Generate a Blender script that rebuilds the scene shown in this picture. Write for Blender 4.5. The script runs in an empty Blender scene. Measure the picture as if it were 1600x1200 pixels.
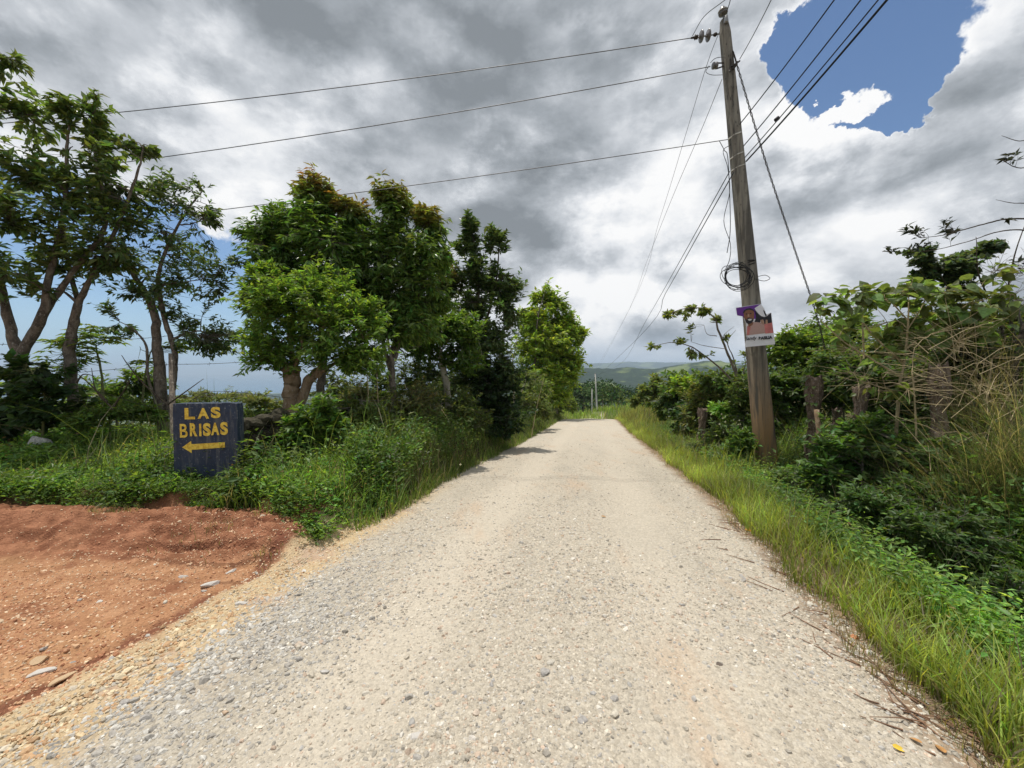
import bpy, math, random
import numpy as np
from mathutils import Vector, Matrix

R = math.radians
rng = np.random.default_rng(7)
random.seed(7)
sc = bpy.context.scene
COL = sc.collection

# ------------------------------------------------------------------ camera
FPX = 622.0
PITCH = math.atan(20 / FPX)
CAMZ = 1.6
cam_d = bpy.data.cameras.new('camera')
cam = bpy.data.objects.new('camera', cam_d)
COL.objects.link(cam)
cam.location = (0, 0, CAMZ)
cam.rotation_euler = (R(90) - PITCH, 0, 0)
cam_d.sensor_width = 36
cam_d.lens = 36 * FPX / 1600
cam_d.clip_start = 0.05
cam_d.clip_end = 80000
sc.camera = cam

SUN_EL, SUN_AZ = R(78), R(-50)          # azimuth from +Y, negative = to the left
SUN = Vector((math.sin(SUN_AZ) * math.cos(SUN_EL), math.cos(SUN_AZ) * math.cos(SUN_EL), math.sin(SUN_EL)))

def ray(px, py):
    v = (600 - py) / FPX
    s, c = math.sin(PITCH), math.cos(PITCH)
    return Vector(((px - 800) / FPX, c + s * v, -s + c * v))
def P(px, py, y):                        # the point of the place seen at a pixel, y metres ahead
    r = ray(px, py)
    r = r * (y / r.y)
    return Vector((r.x, r.y, r.z + CAMZ))
def Pz(px, py, z):
    r = ray(px, py)
    r = r * ((z - CAMZ) / r.z)
    return Vector((r.x, r.y, r.z + CAMZ))

# ------------------------------------------------------------------ node helper
class NT:
    def __init__(s, tree):
        s.t = tree; s.n = tree.nodes; s.l = tree.links
        s.n.clear()
    def new(s, typ, **kw):
        n = s.n.new(typ)
        for k, v in kw.items():
            setattr(n, k, v)
        return n
    def put(s, sock, v):
        if hasattr(v, 'is_output') or isinstance(v, bpy.types.NodeSocket):
            s.l.new(v, sock)
        elif v is not None:
            if isinstance(v, (tuple, list, Vector)) and sock.type == 'RGBA' and len(v) == 3:
                v = (*v, 1)
            sock.default_value = v
    def math(s, op, a, b=None, c=None, clamp=False):
        n = s.new('ShaderNodeMath', operation=op, use_clamp=clamp)
        s.put(n.inputs[0], a); s.put(n.inputs[1], b)
        if c is not None: s.put(n.inputs[2], c)
        return n.outputs[0]
    def vmath(s, op, a, b=None, scale=None):
        n = s.new('ShaderNodeVectorMath', operation=op)
        s.put(n.inputs[0], a)
        if b is not None: s.put(n.inputs[1], b)
        if scale is not None: s.put(n.inputs['Scale'], scale)
        return n.outputs['Value'] if op in ('DOT_PRODUCT', 'LENGTH') else n.outputs[0]
    def mapr(s, v, a, b, c=0.0, d=1.0, smooth=True):
        n = s.new('ShaderNodeMapRange')
        n.interpolation_type = 'SMOOTHSTEP' if smooth else 'LINEAR'
        s.put(n.inputs[0], v)
        for i, q in enumerate((a, b, c, d)): s.put(n.inputs[1 + i], q)
        return n.outputs[0]
    def mix(s, f, a, b, mode='MIX'):
        n = s.new('ShaderNodeMix', data_type='RGBA', blend_type=mode)
        s.put(n.inputs[0], f); s.put(n.inputs[6], a); s.put(n.inputs[7], b)
        return n.outputs[2]
    def noise(s, vec, scale, detail=3, rough=.5, dist=0.0):
        n = s.new('ShaderNodeTexNoise')
        s.put(n.inputs['Vector'], vec); s.put(n.inputs['Scale'], scale)
        s.put(n.inputs['Detail'], detail); s.put(n.inputs['Roughness'], rough)
        s.put(n.inputs['Distortion'], dist)
        return n.outputs[0]
    def voro(s, vec, scale, feature='F1'):
        n = s.new('ShaderNodeTexVoronoi', feature=feature)
        s.put(n.inputs['Vector'], vec); s.put(n.inputs['Scale'], scale)
        return n
    def ramp(s, f, stops):
        n = s.new('ShaderNodeValToRGB')
        e = n.color_ramp.elements
        while len(e) < len(stops): e.new(.5)
        for el, (p, c) in zip(e, stops):
            el.position = p; el.color = (*c, 1)
        s.put(n.inputs[0], f)
        return n.outputs[0]
    def xyz(s, v):
        n = s.new('ShaderNodeSeparateXYZ'); s.put(n.inputs[0], v)
        return n.outputs
    def comb(s, x, y, z=0.0):
        n = s.new('ShaderNodeCombineXYZ')
        for i, q in enumerate((x, y, z)): s.put(n.inputs[i], q)
        return n.outputs[0]

# ------------------------------------------------------------------ world
world = bpy.data.worlds.new('World')
sc.world = world
world.use_nodes = True
w = NT(world.node_tree)
tc = w.new('ShaderNodeTexCoord').outputs['Generated']
dirn = w.vmath('NORMALIZE', tc)
dx, dy, dz = w.xyz(dirn)
zpos = w.math('MAXIMUM', dz, 0.0)
zc = w.math('ADD', zpos, 0.16)
pl = w.comb(w.math('DIVIDE', dx, zc), w.math('DIVIDE', dy, zc), w.math('MULTIPLY', zpos, 0.6))
soff = Vector((SUN.x, SUN.y, 0)).normalized() * 0.13
wlow = w.mapr(dz, .2, 1.0, 1.0, .8)
def wfield(v, dv):
    a = w.noise(v, 1.15, 9, .56, .25)
    dd = w.vmath('MULTIPLY', dv, Vector((1, 1, 1.7)))
    q = w.noise(dd, 2.7, 10, .60, .10)
    a = w.math('ADD', w.math('MULTIPLY', a, w.math('SUBTRACT', 1.0, w.math('MULTIPLY', wlow, .95))), w.math('MULTIPLY', q, w.math('MULTIPLY', wlow, .95)))
    vo = w.voro(w.vmath('ADD', dd, w.vmath('SCALE', q, scale=.25)), 7.5, 'SMOOTH_F1')
    vo.inputs['Smoothness'].default_value = .4
    b = w.math('SUBTRACT', .38, vo.outputs['Distance'])
    return w.math('ADD', a, w.math('MULTIPLY', b, .16))
shift = Vector((3.1, 1.7, 0.4)); shd = Vector((5.3, 2.2, 7.7))
doff = Vector((SUN.x * .5, SUN.y * .2, .9)).normalized() * .045
f1 = wfield(w.vmath('ADD', pl, shift), w.vmath('ADD', dirn, shd))
f2 = wfield(w.vmath('ADD', pl, shift + soff), w.vmath('ADD', dirn, shd + doff))
fine = w.noise(w.vmath('MULTIPLY', dirn, Vector((1, 1, 1.6))), 16.0, 6, .6)
warpn = w.new('ShaderNodeTexNoise'); warpn.inputs['Scale'].default_value = 7.0; warpn.inputs['Detail'].default_value = 8
warpn.inputs['Roughness'].default_value = .62
w.put(warpn.inputs['Vector'], dirn)
wd = w.vmath('NORMALIZE', w.vmath('ADD', dirn, w.vmath('SCALE', w.vmath('SUBTRACT', warpn.outputs['Color'], Vector((.5, .5, .5))), scale=.20)))
def spot(px, py, rad_px, amp, src=wd):
    D = ray(px, py).normalized()
    rad = math.atan(rad_px / FPX)
    d = w.vmath('DOT_PRODUCT', src, D)
    return w.mapr(d, math.cos(rad), math.cos(rad * .25), 0.0, amp)
def total(lst):
    r = lst[0]
    for q in lst[1:]: r = w.math('ADD', r, q)
    return r
cover = total([spot(1400, 110, 70, -.40), spot(1240, 66, 34, -.30), spot(1385, 165, 32, -.4), spot(1490, 15, 120, -.45), spot(1320, 90, 75, -.30), spot(1250, 80, 50, -.16), spot(1375, 160, 50, -.30), spot(345, 440, 120, -.34),
               spot(60, 470, 200, -.26), spot(200, 560, 190, -.42), spot(20, 560, 150, -.3), spot(855, 735, 10, 0.0),
               spot(430, 560, 140, -.36), spot(1600, 130, 140, .5), spot(1470, 200, 70, .3), spot(1520, 250, 120, .25), spot(1322, 158, 25, 1.3), spot(1285, 105, 48, -.34), spot(1365, 115, 62, -.5), spot(1400, 185, 26, -.3), spot(1215, 70, 45, -.14), spot(1270, 60, 60, -.2), spot(1250, 330, 250, .16), spot(880, 300, 350, .18), spot(500, 100, 400, .25), spot(1060, 60, 150, .25)])
bright = total([spot(520, 60, 340, -.20), spot(800, 110, 260, -.13), spot(870, 330, 150, -.26), spot(930, 230, 80, -.1), spot(1330, 270, 170, -.26), spot(1500, 320, 140, -.14), spot(480, 90, 220, -.08), spot(720, 380, 120, -.12),
                spot(640, 200, 130, .24), spot(430, 270, 130, .34), spot(1320, 160, 70, .45), spot(1520, 170, 190, .26), spot(1290, 90, 200, .15),
                spot(1000, 380, 150, .36), spot(930, 430, 120, .26), spot(720, 470, 130, .2), spot(1150, 150, 140, .05), spot(1240, 390, 170, .26), spot(930, 200, 130, .14), spot(130, 100, 220, .16),
                spot(350, 330, 110, .16), spot(1290, 460, 110, .1), spot(1080, 480, 120, -.04)])
Cc = w.math('ADD', w.math('ADD', f1, w.math('MULTIPLY', fine, .10)), cover)
alpha = w.mapr(w.math('ADD', Cc, w.math('MULTIPLY', w.math('SUBTRACT', w.noise(w.vmath('MULTIPLY', dirn, Vector((1, 1, 2.2))), 9.0, 8, .68, .6), .5), .16)), .345, .47)
edge = w.mapr(Cc, .38, .62)                         # thin rim of a cloud is brighter than its deep middle
lit = w.math('MULTIPLY', w.math('SUBTRACT', f1, f2), 2.6)
sh = total([w.math('MULTIPLY', edge, -.20), lit, bright, w.math('MULTIPLY', w.math('SUBTRACT', fine, .5), .22), w.math('ADD', .70, 0.0)])
ccol = w.ramp(w.math('ADD', sh, 0.0, clamp=True), [(0.0, (.25, .275, .30)), (.28, (.37, .40, .435)), (.55, (.57, .60, .64)), (.78, (.82, .84, .87)), (1.0, (1.0, 1.0, 1.0))])
hz = w.mapr(dz, .0, .16, 1.0, 0.0)
hz = w.math('POWER', hz, 1.6)
ccol = w.mix(w.math('MULTIPLY', hz, .80), ccol, (.44, .53, .65))
sky = w.new('ShaderNodeTexSky', sky_type='NISHITA')
sky.sun_disc = False
sky.sun_elevation = SUN_EL
sky.sun_rotation = SUN_AZ
sky.air_density = 1.0; sky.dust_density = .15; sky.ozone_density = 4.5
bg1 = w.new('ShaderNodeBackground'); low = w.mapr(dz, -.02, .16, .92, 0.0)
w.put(bg1.inputs[0], w.mix(low, sky.outputs[0], (2.9, 4.5, 6.4))); bg1.inputs[1].default_value = 0.115
bg2 = w.new('ShaderNodeBackground'); w.put(bg2.inputs[0], ccol); bg2.inputs[1].default_value = 1.0
mx = w.new('ShaderNodeMixShader'); w.put(mx.inputs[0], alpha); w.l.new(bg1.outputs[0], mx.inputs[1]); w.l.new(bg2.outputs[0], mx.inputs[2])
wo = w.new('ShaderNodeOutputWorld'); w.l.new(mx.outputs[0], wo.inputs[0])
world.cycles.sampling_method = 'MANUAL'
world.cycles.sample_map_resolution = 512

sl = bpy.data.lights.new('sun', 'SUN')
sl.energy = 3.9; sl.angle = R(.6); sl.color = (1, .95, .87)
so = bpy.data.objects.new('sun', sl); COL.objects.link(so)
so.rotation_euler = (-SUN).to_track_quat('-Z', 'Y').to_euler()

sc.view_settings.view_transform = 'Standard'
sc.view_settings.look = 'None'
sc.view_settings.exposure = 0.0
sc.view_settings.gamma = 1
sc.view_settings.use_curve_mapping = False
sc.cycles.max_bounces = 6
sc.cycles.diffuse_bounces = 3
sc.cycles.transmission_bounces = 3
sc.cycles.transparent_max_bounces = 6
sc.cycles.volume_bounces = 0
sc.cycles.use_denoising = True

# ------------------------------------------------------------------ materials
def mat(name):
    m = bpy.data.materials.new(name); m.use_nodes = True
    return m, NT(m.node_tree)
def finish(n, col, rough=.8, bump=None, bstr=.5, bdist=.02, spec=.3, trans=0.0, tcol=None, metal=0.0):
    b = n.new('ShaderNodeBsdfPrincipled')
    n.put(b.inputs['Base Color'], col); n.put(b.inputs['Roughness'], rough)
    b.inputs['Specular IOR Level'].default_value = spec
    b.inputs['Metallic'].default_value = metal
    if bump is not None:
        bn = n.new('ShaderNodeBump'); bn.inputs['Strength'].default_value = bstr; bn.inputs['Distance'].default_value = bdist
        n.put(bn.inputs['Height'], bump); n.l.new(bn.outputs[0], b.inputs['Normal'])
    out = n.new('ShaderNodeOutputMaterial')
    if trans:
        t = n.new('ShaderNodeBsdfTranslucent'); n.put(t.inputs[0], tcol if tcol is not None else col)
        mxs = n.new('ShaderNodeMixShader'); mxs.inputs[0].default_value = trans
        n.l.new(b.outputs[0], mxs.inputs[1]); n.l.new(t.outputs[0], mxs.inputs[2]); n.l.new(mxs.outputs[0], out.inputs[0])
    else:
        n.l.new(b.outputs[0], out.inputs[0])
def attrcol(n, name='col'):
    a = n.new('ShaderNodeAttribute'); a.attribute_name = name
    return a.outputs['Color']
def simple(name, col, rough=.7, spec=.3, metal=0.0, var=.25, scale=12.0, bstr=.2):
    m, n = mat(name)
    o = n.new('ShaderNodeTexCoord').outputs['Object']
    v = n.noise(o, scale, 5, .6)
    k = n.mapr(v, .3, .7, 1 - var, 1 + var)
    finish(n, n.vmath('SCALE', (*col,), scale=k), rough, n.noise(o, scale * 4, 4), bstr, .01, spec, metal=metal)
    return m

# leaves
def leafmat(name, trans=.44, rough=.48, spec=.4, inst=False):
    m, n = mat(name)
    c = attrcol(n)
    if inst:
        q = attrcol(n, 'tint'); q.node.attribute_type = 'INSTANCER'; c = n.vmath('MULTIPLY', c, q.node.outputs['Vector'])
    pos = n.new('ShaderNodeNewGeometry').outputs['Position']
    v = n.mapr(n.noise(pos, 30.0, 2), .3, .7, .85, 1.15)
    c1 = n.vmath('SCALE', c, scale=v)
    tcol = n.vmath('MULTIPLY', c1, Vector((2.1, 2.0, .75)))
    finish(n, c1, rough, None, spec=spec, trans=trans, tcol=tcol)
    return m
M_LEAF = leafmat('leaf_green')
M_LEAF_I = leafmat('leaf_scatter', inst=True)
M_GLOSS = leafmat('leaf_glossy', .34, .36, .45)
M_GRASS = leafmat('grass_blade', .42, .55, .25)

def bark(name, c1, c2, c3, scale=9):
    m, n = mat(name)
    pos = n.new('ShaderNodeNewGeometry').outputs['Position']
    p = n.vmath('MULTIPLY', pos, Vector((1, 1, .55)))
    a = n.noise(p, scale, 6, .65, .4)
    b = n.noise(pos, scale * 2.6, 4, .6)
    col = n.mix(n.mapr(a, .35, .65), c1, c2)
    col = n.mix(n.mapr(b, .55, .72, 0, .8), col, c3)
    finish(n, col, .9, n.math('ADD', a, n.math('MULTIPLY', n.noise(n.vmath('MULTIPLY', pos, Vector((1, 1, .2))), scale * 7, 5), .6)), .8, .03, .15)
    return m
M_BARK_TAN = bark('bark_tan', (.22, .15, .09), (.34, .25, .17), (.42, .38, .31))
M_BARK_GREY = bark('bark_grey', (.10, .085, .07), (.24, .20, .16), (.38, .36, .32), 14)
M_BARK_DARK = bark('bark_dark', (.05, .04, .03), (.11, .09, .065), (.17, .15, .12), 14)
M_BARK_PALE = bark('bark_pale', (.30, .27, .20), (.46, .43, .34), (.5, .48, .42), 10)
M_STUMP = bark('bark_stump', (.085, .06, .045), (.20, .15, .115), (.42, .39, .34), 16)
M_TWIG = simple('twig_grey', (.17, .15, .13), .85)
M_TWIG_TAN = simple('twig_tan', (.36, .29, .17), .8)
M_TWIG_GREEN = simple('twig_green', (.16, .17, .07), .8)

# earth of road, dirt and soil: one shader, bands follow where the gravel, clay and soil lie
def earth():
    m, n = mat('earth')
    pos = n.new('ShaderNodeNewGeometry').outputs['Position']
    x, y, z = n.xyz(pos)
    u = n.math('ADD', n.math('SUBTRACT', x, n.math('MULTIPLY', y, .209)), .46)
    wob = n.math('SUBTRACT', n.noise(pos, 1.7, 5, .6), .5)
    uw = n.math('ADD', u, n.math('MULTIPLY', wob, .55))
    # pebbles
    vo = n.voro(pos, 52.0); vo2 = n.voro(pos, 120.0)
    rnd = n.xyz(vo.outputs['Color'])[0]; rnd2 = n.xyz(vo2.outputs['Color'])[1]
    peb = n.ramp(rnd, [(0, (.31, .275, .225)), (.3, (.41, .365, .295)), (.6, (.49, .435, .35)), (.85, (.56, .505, .415)), (1, (.43, .40, .355))])
    peb = n.mix(.45, peb, n.ramp(rnd2, [(0, (.32, .28, .22)), (.5, (.47, .41, .32)), (1, (.60, .54, .44))]))
    grey = n.mix(1.0, peb, (.86, .87, .88), 'MULTIPLY')
    stretch = n.vmath('MULTIPLY', pos, Vector((1.6, .45, 1)))
    big = n.noise(stretch, .9, 5, .6)
    big2 = n.noise(n.vmath('ADD', stretch, Vector((9, 3, 0))), 1.1, 5, .62)
    gl = n.math('MULTIPLY', n.mapr(uw, -.75, -1.5, 0, 1), n.mapr(y, 4.6, 2.2, 0, 1))
    col = n.mix(n.math('MULTIPLY', n.math('MAXIMUM', n.mapr(big, .48, .66), gl), .75), peb, grey)
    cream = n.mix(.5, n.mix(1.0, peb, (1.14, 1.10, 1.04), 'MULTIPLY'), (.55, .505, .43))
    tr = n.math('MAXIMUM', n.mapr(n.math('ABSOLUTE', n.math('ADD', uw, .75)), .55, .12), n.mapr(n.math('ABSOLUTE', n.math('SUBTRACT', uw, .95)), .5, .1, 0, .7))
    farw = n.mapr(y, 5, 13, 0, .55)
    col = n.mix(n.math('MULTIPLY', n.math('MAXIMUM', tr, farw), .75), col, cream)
    clay = n.mix(.45, n.mix(1.0, peb, (1.02, .78, .58), 'MULTIPLY'), (.52, .33, .21))
    col = n.mix(n.math('MULTIPLY', n.mapr(big2, .54, .72), .38), col, clay)
    # tan band, then red clay on the left
    tan = n.mix(.35, n.mix(1.0, peb, (1.08, .93, .70), 'MULTIPLY'), (.52, .39, .24))
    tan = n.mix(n.mapr(n.noise(pos, 2.3, 5), .50, .66), tan, n.mix(.5, peb, (.44, .24, .13)))
    near = n.mapr(y, 7.5, 4.6)
    col = n.mix(n.math('MULTIPLY', n.mapr(uw, -1.62, -2.0), near), col, tan)
    rn = n.noise(pos, 5.0, 7, .68)
    red = n.ramp(rn, [(.3, (.14, .058, .030)), (.46, (.28, .12, .062)), (.6, (.40, .215, .125)), (.8, (.50, .33, .21))])
    red = n.mix(.55, red, n.mix(1.0, peb, (.98, .62, .41), 'MULTIPLY'))
    red = n.mix(n.mapr(n.noise(pos, .9, 4), .5, .68, 0, .6), red, n.mix(1.0, peb, (1.05, .72, .46), 'MULTIPLY'))
    red = n.mix(n.mapr(n.noise(pos, 2.4, 6, .7), .50, .66, 0, .75), red, (.20, .078, .042))
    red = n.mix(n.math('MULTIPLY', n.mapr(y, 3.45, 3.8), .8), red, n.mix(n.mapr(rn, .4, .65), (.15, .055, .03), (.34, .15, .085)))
    yw = n.math('ADD', n.math('ADD', y, n.math('MULTIPLY', n.math('SINE', n.math('MULTIPLY', x, 2.1)), .06)), n.math('MULTIPLY', n.math('SUBTRACT', n.noise(pos, 3.0, 5, .65), .5), .35))
    for yy0, wd_, am in ((3.62, .05, .8), (3.86, .035, .75), (4.12, .05, .8), (3.30, .03, .5)):
        red = n.mix(n.math('MULTIPLY', n.math('MULTIPLY', n.mapr(n.math('ABSOLUTE', n.math('SUBTRACT', yw, yy0)), wd_, wd_ * .2, 0, am), n.mapr(x, -4.2, -3.2)), n.mapr(rn, .35, .6, .5, 1)), red, (.095, .035, .02))
    rk = n.math('MULTIPLY', n.mapr(uw, -2.30, -2.48), near)
    col = n.mix(rk, col, red)
    gr = n.math('MULTIPLY', n.mapr(n.math('ABSOLUTE', n.math('ADD', uw, 2.48)), .10, .03), near)
    col = n.mix(n.math('MULTIPLY', gr, .85), col, (.17, .065, .04))
    # brown litter at the right edge, soil under the plants
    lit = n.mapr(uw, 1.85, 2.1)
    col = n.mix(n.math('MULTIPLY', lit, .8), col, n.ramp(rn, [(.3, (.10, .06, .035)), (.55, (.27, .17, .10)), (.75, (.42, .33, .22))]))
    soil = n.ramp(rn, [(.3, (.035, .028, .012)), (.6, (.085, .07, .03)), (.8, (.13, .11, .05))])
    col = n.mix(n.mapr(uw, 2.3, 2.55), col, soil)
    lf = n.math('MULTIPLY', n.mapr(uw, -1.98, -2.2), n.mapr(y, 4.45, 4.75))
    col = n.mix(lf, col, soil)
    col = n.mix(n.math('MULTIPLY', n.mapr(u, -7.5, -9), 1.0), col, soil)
    # grass and scrub cover once the blades are too far to see
    fg = n.mapr(y, 30, 45)
    grs = n.ramp(n.noise(pos, .35, 6, .7), [(.3, (.045, .065, .018)), (.5, (.085, .12, .03)), (.7, (.15, .17, .055))])
    offr = n.math('MAXIMUM', n.mapr(n.math('ABSOLUTE', u), 2.2, 2.9), n.mapr(y, 60, 90))
    col = n.mix(n.math('MULTIPLY', fg, offr), col, grs)
    # far country: woods with pasture clearings
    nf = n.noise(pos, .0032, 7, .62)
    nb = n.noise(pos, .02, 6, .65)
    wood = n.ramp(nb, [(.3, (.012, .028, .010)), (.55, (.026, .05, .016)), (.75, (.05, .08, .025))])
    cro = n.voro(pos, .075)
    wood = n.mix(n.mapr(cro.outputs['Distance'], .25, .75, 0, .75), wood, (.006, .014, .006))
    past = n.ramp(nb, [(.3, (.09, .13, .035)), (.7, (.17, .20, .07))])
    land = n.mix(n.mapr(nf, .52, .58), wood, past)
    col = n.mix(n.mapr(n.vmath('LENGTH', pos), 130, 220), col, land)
    hb = n.math('ADD', n.math('MULTIPLY', n.math('SUBTRACT', 1.0, vo.outputs['Distance']), 1.0), n.math('MULTIPLY', vo2.outputs['Distance'], -.35))
    hb = n.math('ADD', hb, n.math('MULTIPLY', rn, .8))
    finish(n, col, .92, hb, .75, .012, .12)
    return m
M_EARTH = earth()

def stone_mat(name, usecol):
    m, n = mat(name)
    pos = n.new('ShaderNodeNewGeometry').outputs['Position']
    if usecol:
        c = attrcol(n)
        if usecol == 'tint': c.node.attribute_type = 'INSTANCER'; c.node.attribute_name = 'tint'; c = c.node.outputs['Vector']
    else:
        r = n.new('ShaderNodeObjectInfo').outputs['Random']
        c = n.ramp(r, [(0, (.34, .32, .30)), (.35, (.44, .41, .36)), (.6, (.54, .49, .40)), (.8, (.60, .56, .50)), (1, (.46, .33, .22))])
    k = n.mapr(n.noise(pos, 70, 4, .6), .3, .7, .8, 1.15)
    finish(n, n.vmath('SCALE', c, scale=k), .85, n.noise(pos, 160, 4), .4, .004, .25)
    return m
M_GRAVEL = stone_mat('gravel', True)
M_GRAVEL_I = stone_mat('gravel_scatter', 'tint')
M_STONE = stone_mat('road_stone', False)

# ------------------------------------------------------------------ mesh helpers
def mesh_obj(name, V, F, material, parent=None, col=None, smooth=False, quads=False):
    """V (n,3) array, F (m,k) array of equal-length faces or list"""
    me = bpy.data.meshes.new(name)
    V = np.asarray(V, dtype=np.float32).reshape(-1, 3)
    if isinstance(F, np.ndarray):
        k = F.shape[1]
        me.vertices.add(len(V)); me.vertices.foreach_set('co', V.ravel())
        me.loops.add(F.size); me.loops.foreach_set('vertex_index', F.astype(np.int32).ravel())
        me.polygons.add(len(F))
        me.polygons.foreach_set('loop_start', np.arange(0, F.size, k, dtype=np.int32))
        me.update(calc_edges=True)
    else:
        me.from_pydata([tuple(v) for v in V.tolist()], [], F)
        me.update()
    me.polygons.foreach_set('use_smooth', np.full(len(me.polygons), smooth))
    if col is not None:
        a = me.color_attributes.new('col', 'FLOAT_COLOR', 'POINT')
        c = np.ones((len(V), 4), np.float32); c[:, :3] = col
        a.data.foreach_set('color', c.ravel())
    if material: me.materials.append(material)
    o = bpy.data.objects.new(name, me); COL.objects.link(o)
    if parent is not None: o.parent = parent
    return o
def tag(o, label=None, cat=None, group=None, kind=None):
    if label: o['label'] = label
    if cat: o['category'] = cat
    if group: o['group'] = group
    if kind: o['kind'] = kind
    return o
ROOTS = {}
def empty(name, loc, label, cat, group=None):
    o = bpy.data.objects.new(name, None); COL.objects.link(o)
    o.location = loc; o.empty_display_size = .1
    tag(o, label, cat, group)
    bpy.context.view_layer.update() if False else None
    return o
def adopt(o, root):
    o.parent = root
    o.matrix_parent_inverse = Matrix.Translation(root.location).inverted()
    return o

def nrm(a):
    return a / np.maximum(np.linalg.norm(a, axis=-1, keepdims=True), 1e-9)

class Tubes:
    """polylines swept with round sections, joined into one mesh"""
    def __init__(s): s.V = []; s.F = []; s.n = 0
    def add(s, pts, rad, sides=6, cap=True):
        pts = np.asarray(pts, float)[None]; rad = np.asarray(rad, float)
        if rad.ndim == 0: rad = np.full(pts.shape[1], float(rad))
        s.addmany(pts, rad[None], sides)
        return s
    def addmany(s, pts, rad, sides=3):
        N, K, _ = pts.shape
        t = np.gradient(pts, axis=1); t = nrm(t)
        ref = np.zeros_like(t); ref[..., 2] = 1
        vert = np.abs(t[:, :1, 2:3]) > .8
        ref = np.where(vert, np.array([0, 1., 0]), ref)
        a = nrm(np.cross(t, ref)); b = np.cross(t, a)
        ang = np.linspace(0, 2 * math.pi, sides, endpoint=False)
        ring = pts[:, :, None, :] + rad[:, :, None, None] * (a[:, :, None, :] * np.cos(ang)[:, None] + b[:, :, None, :] * np.sin(ang)[:, None])
        V = ring.reshape(-1, 3)
        idx = np.arange(N * K * sides).reshape(N, K, sides) + s.n
        i0 = idx[:, :-1]; i1 = idx[:, 1:]
        F = np.stack([i0, np.roll(i0, -1, 2), np.roll(i1, -1, 2), i1], -1).reshape(-1, 4)
        s.V.append(V); s.F.append(F); s.n += len(V)
        if sides > 3:                                  # close the ends
            for e in (0, K - 1):
                if sides == 4: s.F.append(idx[:, e])
                elif sides == 6:
                    q = idx[:, e]; s.F.append(q[:, [0, 1, 2, 3]]); s.F.append(q[:, [3, 4, 5, 0]])
                elif sides == 8:
                    q = idx[:, e]
                    for g in ([0, 1, 2, 3], [3, 4, 5, 6], [6, 7, 0, 3]): s.F.append(q[:, g])
    def build(s, name, m, parent=None, smooth=True):
        return mesh_obj(name, np.concatenate(s.V), np.concatenate(s.F), m, None, smooth=smooth) if parent is None else adopt(mesh_obj(name, np.concatenate(s.V), np.concatenate(s.F), m, None, smooth=smooth), parent)

def spline(pts, n=8):
    p = [Vector(q) for q in pts]
    p = [p[0] * 2 - p[1]] + p + [p[-1] * 2 - p[-2]]
    out = []
    for i in range(1, len(p) - 2):
        for k in range(n):
            t = k / n
            a, b, c, d = p[i - 1], p[i], p[i + 1], p[i + 2]
            out.append(.5 * ((2 * b) + (c - a) * t + (2 * a - 5 * b + 4 * c - d) * t * t + (-a + 3 * b - 3 * c + d) * t ** 3))
    out.append(p[-2])
    return np.array([tuple(q) for q in out])
def knobbly(pts, amp):
    q = pts.copy(); q[1:-1] += rng.normal(0, amp, q[1:-1].shape); return q

# leaf templates: (along, side, up)
T_LEAF = (np.array([[0, 0, 0], [.42, .5, .10], [.42, -.5, .10], [1, 0, -.12], [.5, 0, -.02]]), np.array([[0, 4, 1], [4, 3, 1], [0, 2, 4], [2, 3, 4]]))
T_LEAF2 = (np.array([[0, 0, 0], [.45, .5, .06], [1, 0, -.08], [.45, -.5, .06]]), np.array([[0, 2, 1], [0, 3, 2]]))
T_BROAD = (np.array([[0, 0, 0], [.02, .24, .06], [.28, .5, .12], [.62, .40, .06], [1, 0, -.2], [.62, -.40, .06], [.28, -.5, .12], [.02, -.24, .06], [.4, 0, 0], [.75, 0, -.05]]),
           np.array([[0, 8, 1], [1, 8, 2], [2, 8, 3], [3, 8, 9], [3, 9, 4], [4, 9, 5], [5, 9, 8], [5, 8, 6], [6, 8, 7], [7, 8, 0]]))
class Leaves:
    def __init__(s, tmpl=T_LEAF): s.p = []; s.d = []; s.n = []; s.l = []; s.w = []; s.c = []; s.t = tmpl
    def add(s, pos, d, n, l, w, c):
        s.p.append(pos); s.d.append(d); s.n.append(n); s.l.append(l); s.w.append(w); s.c.append(c)
    def arrays(s):
        return [np.concatenate(q) for q in (s.p, s.d, s.n, s.l, s.w, s.c)]
    def build(s, name, m, arrs=None):
        p, d, n, l, w_, c = arrs or s.arrays()
        d = nrm(d); side = nrm(np.cross(n, d)); up = np.cross(d, side)
        T, F = s.t
        V = p[:, None] + d[:, None] * (T[:, 0:1] * l[:, None, None]) + side[:, None] * (T[:, 1:2] * w_[:, None, None]) + up[:, None] * (T[:, 2:3] * l[:, None, None])
        K = len(T)
        FF = (F[None] + (np.arange(len(p)) * K)[:, None, None]).reshape(-1, 3)
        return mesh_obj(name, V.reshape(-1, 3), FF, m, col=np.repeat(c, K, 0))

def leafcols(N, base, var=.28, warm=.15):
    c = np.array(base)[None] * np.array([1.50, 1.36, 1.55]) * np.exp(rng.normal(0, var, (N, 1)))
    c = c * (1 + rng.normal(0, warm, (N, 3)) * np.array([1, .25, .5]))
    return np.clip(c, .004, .8)

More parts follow.
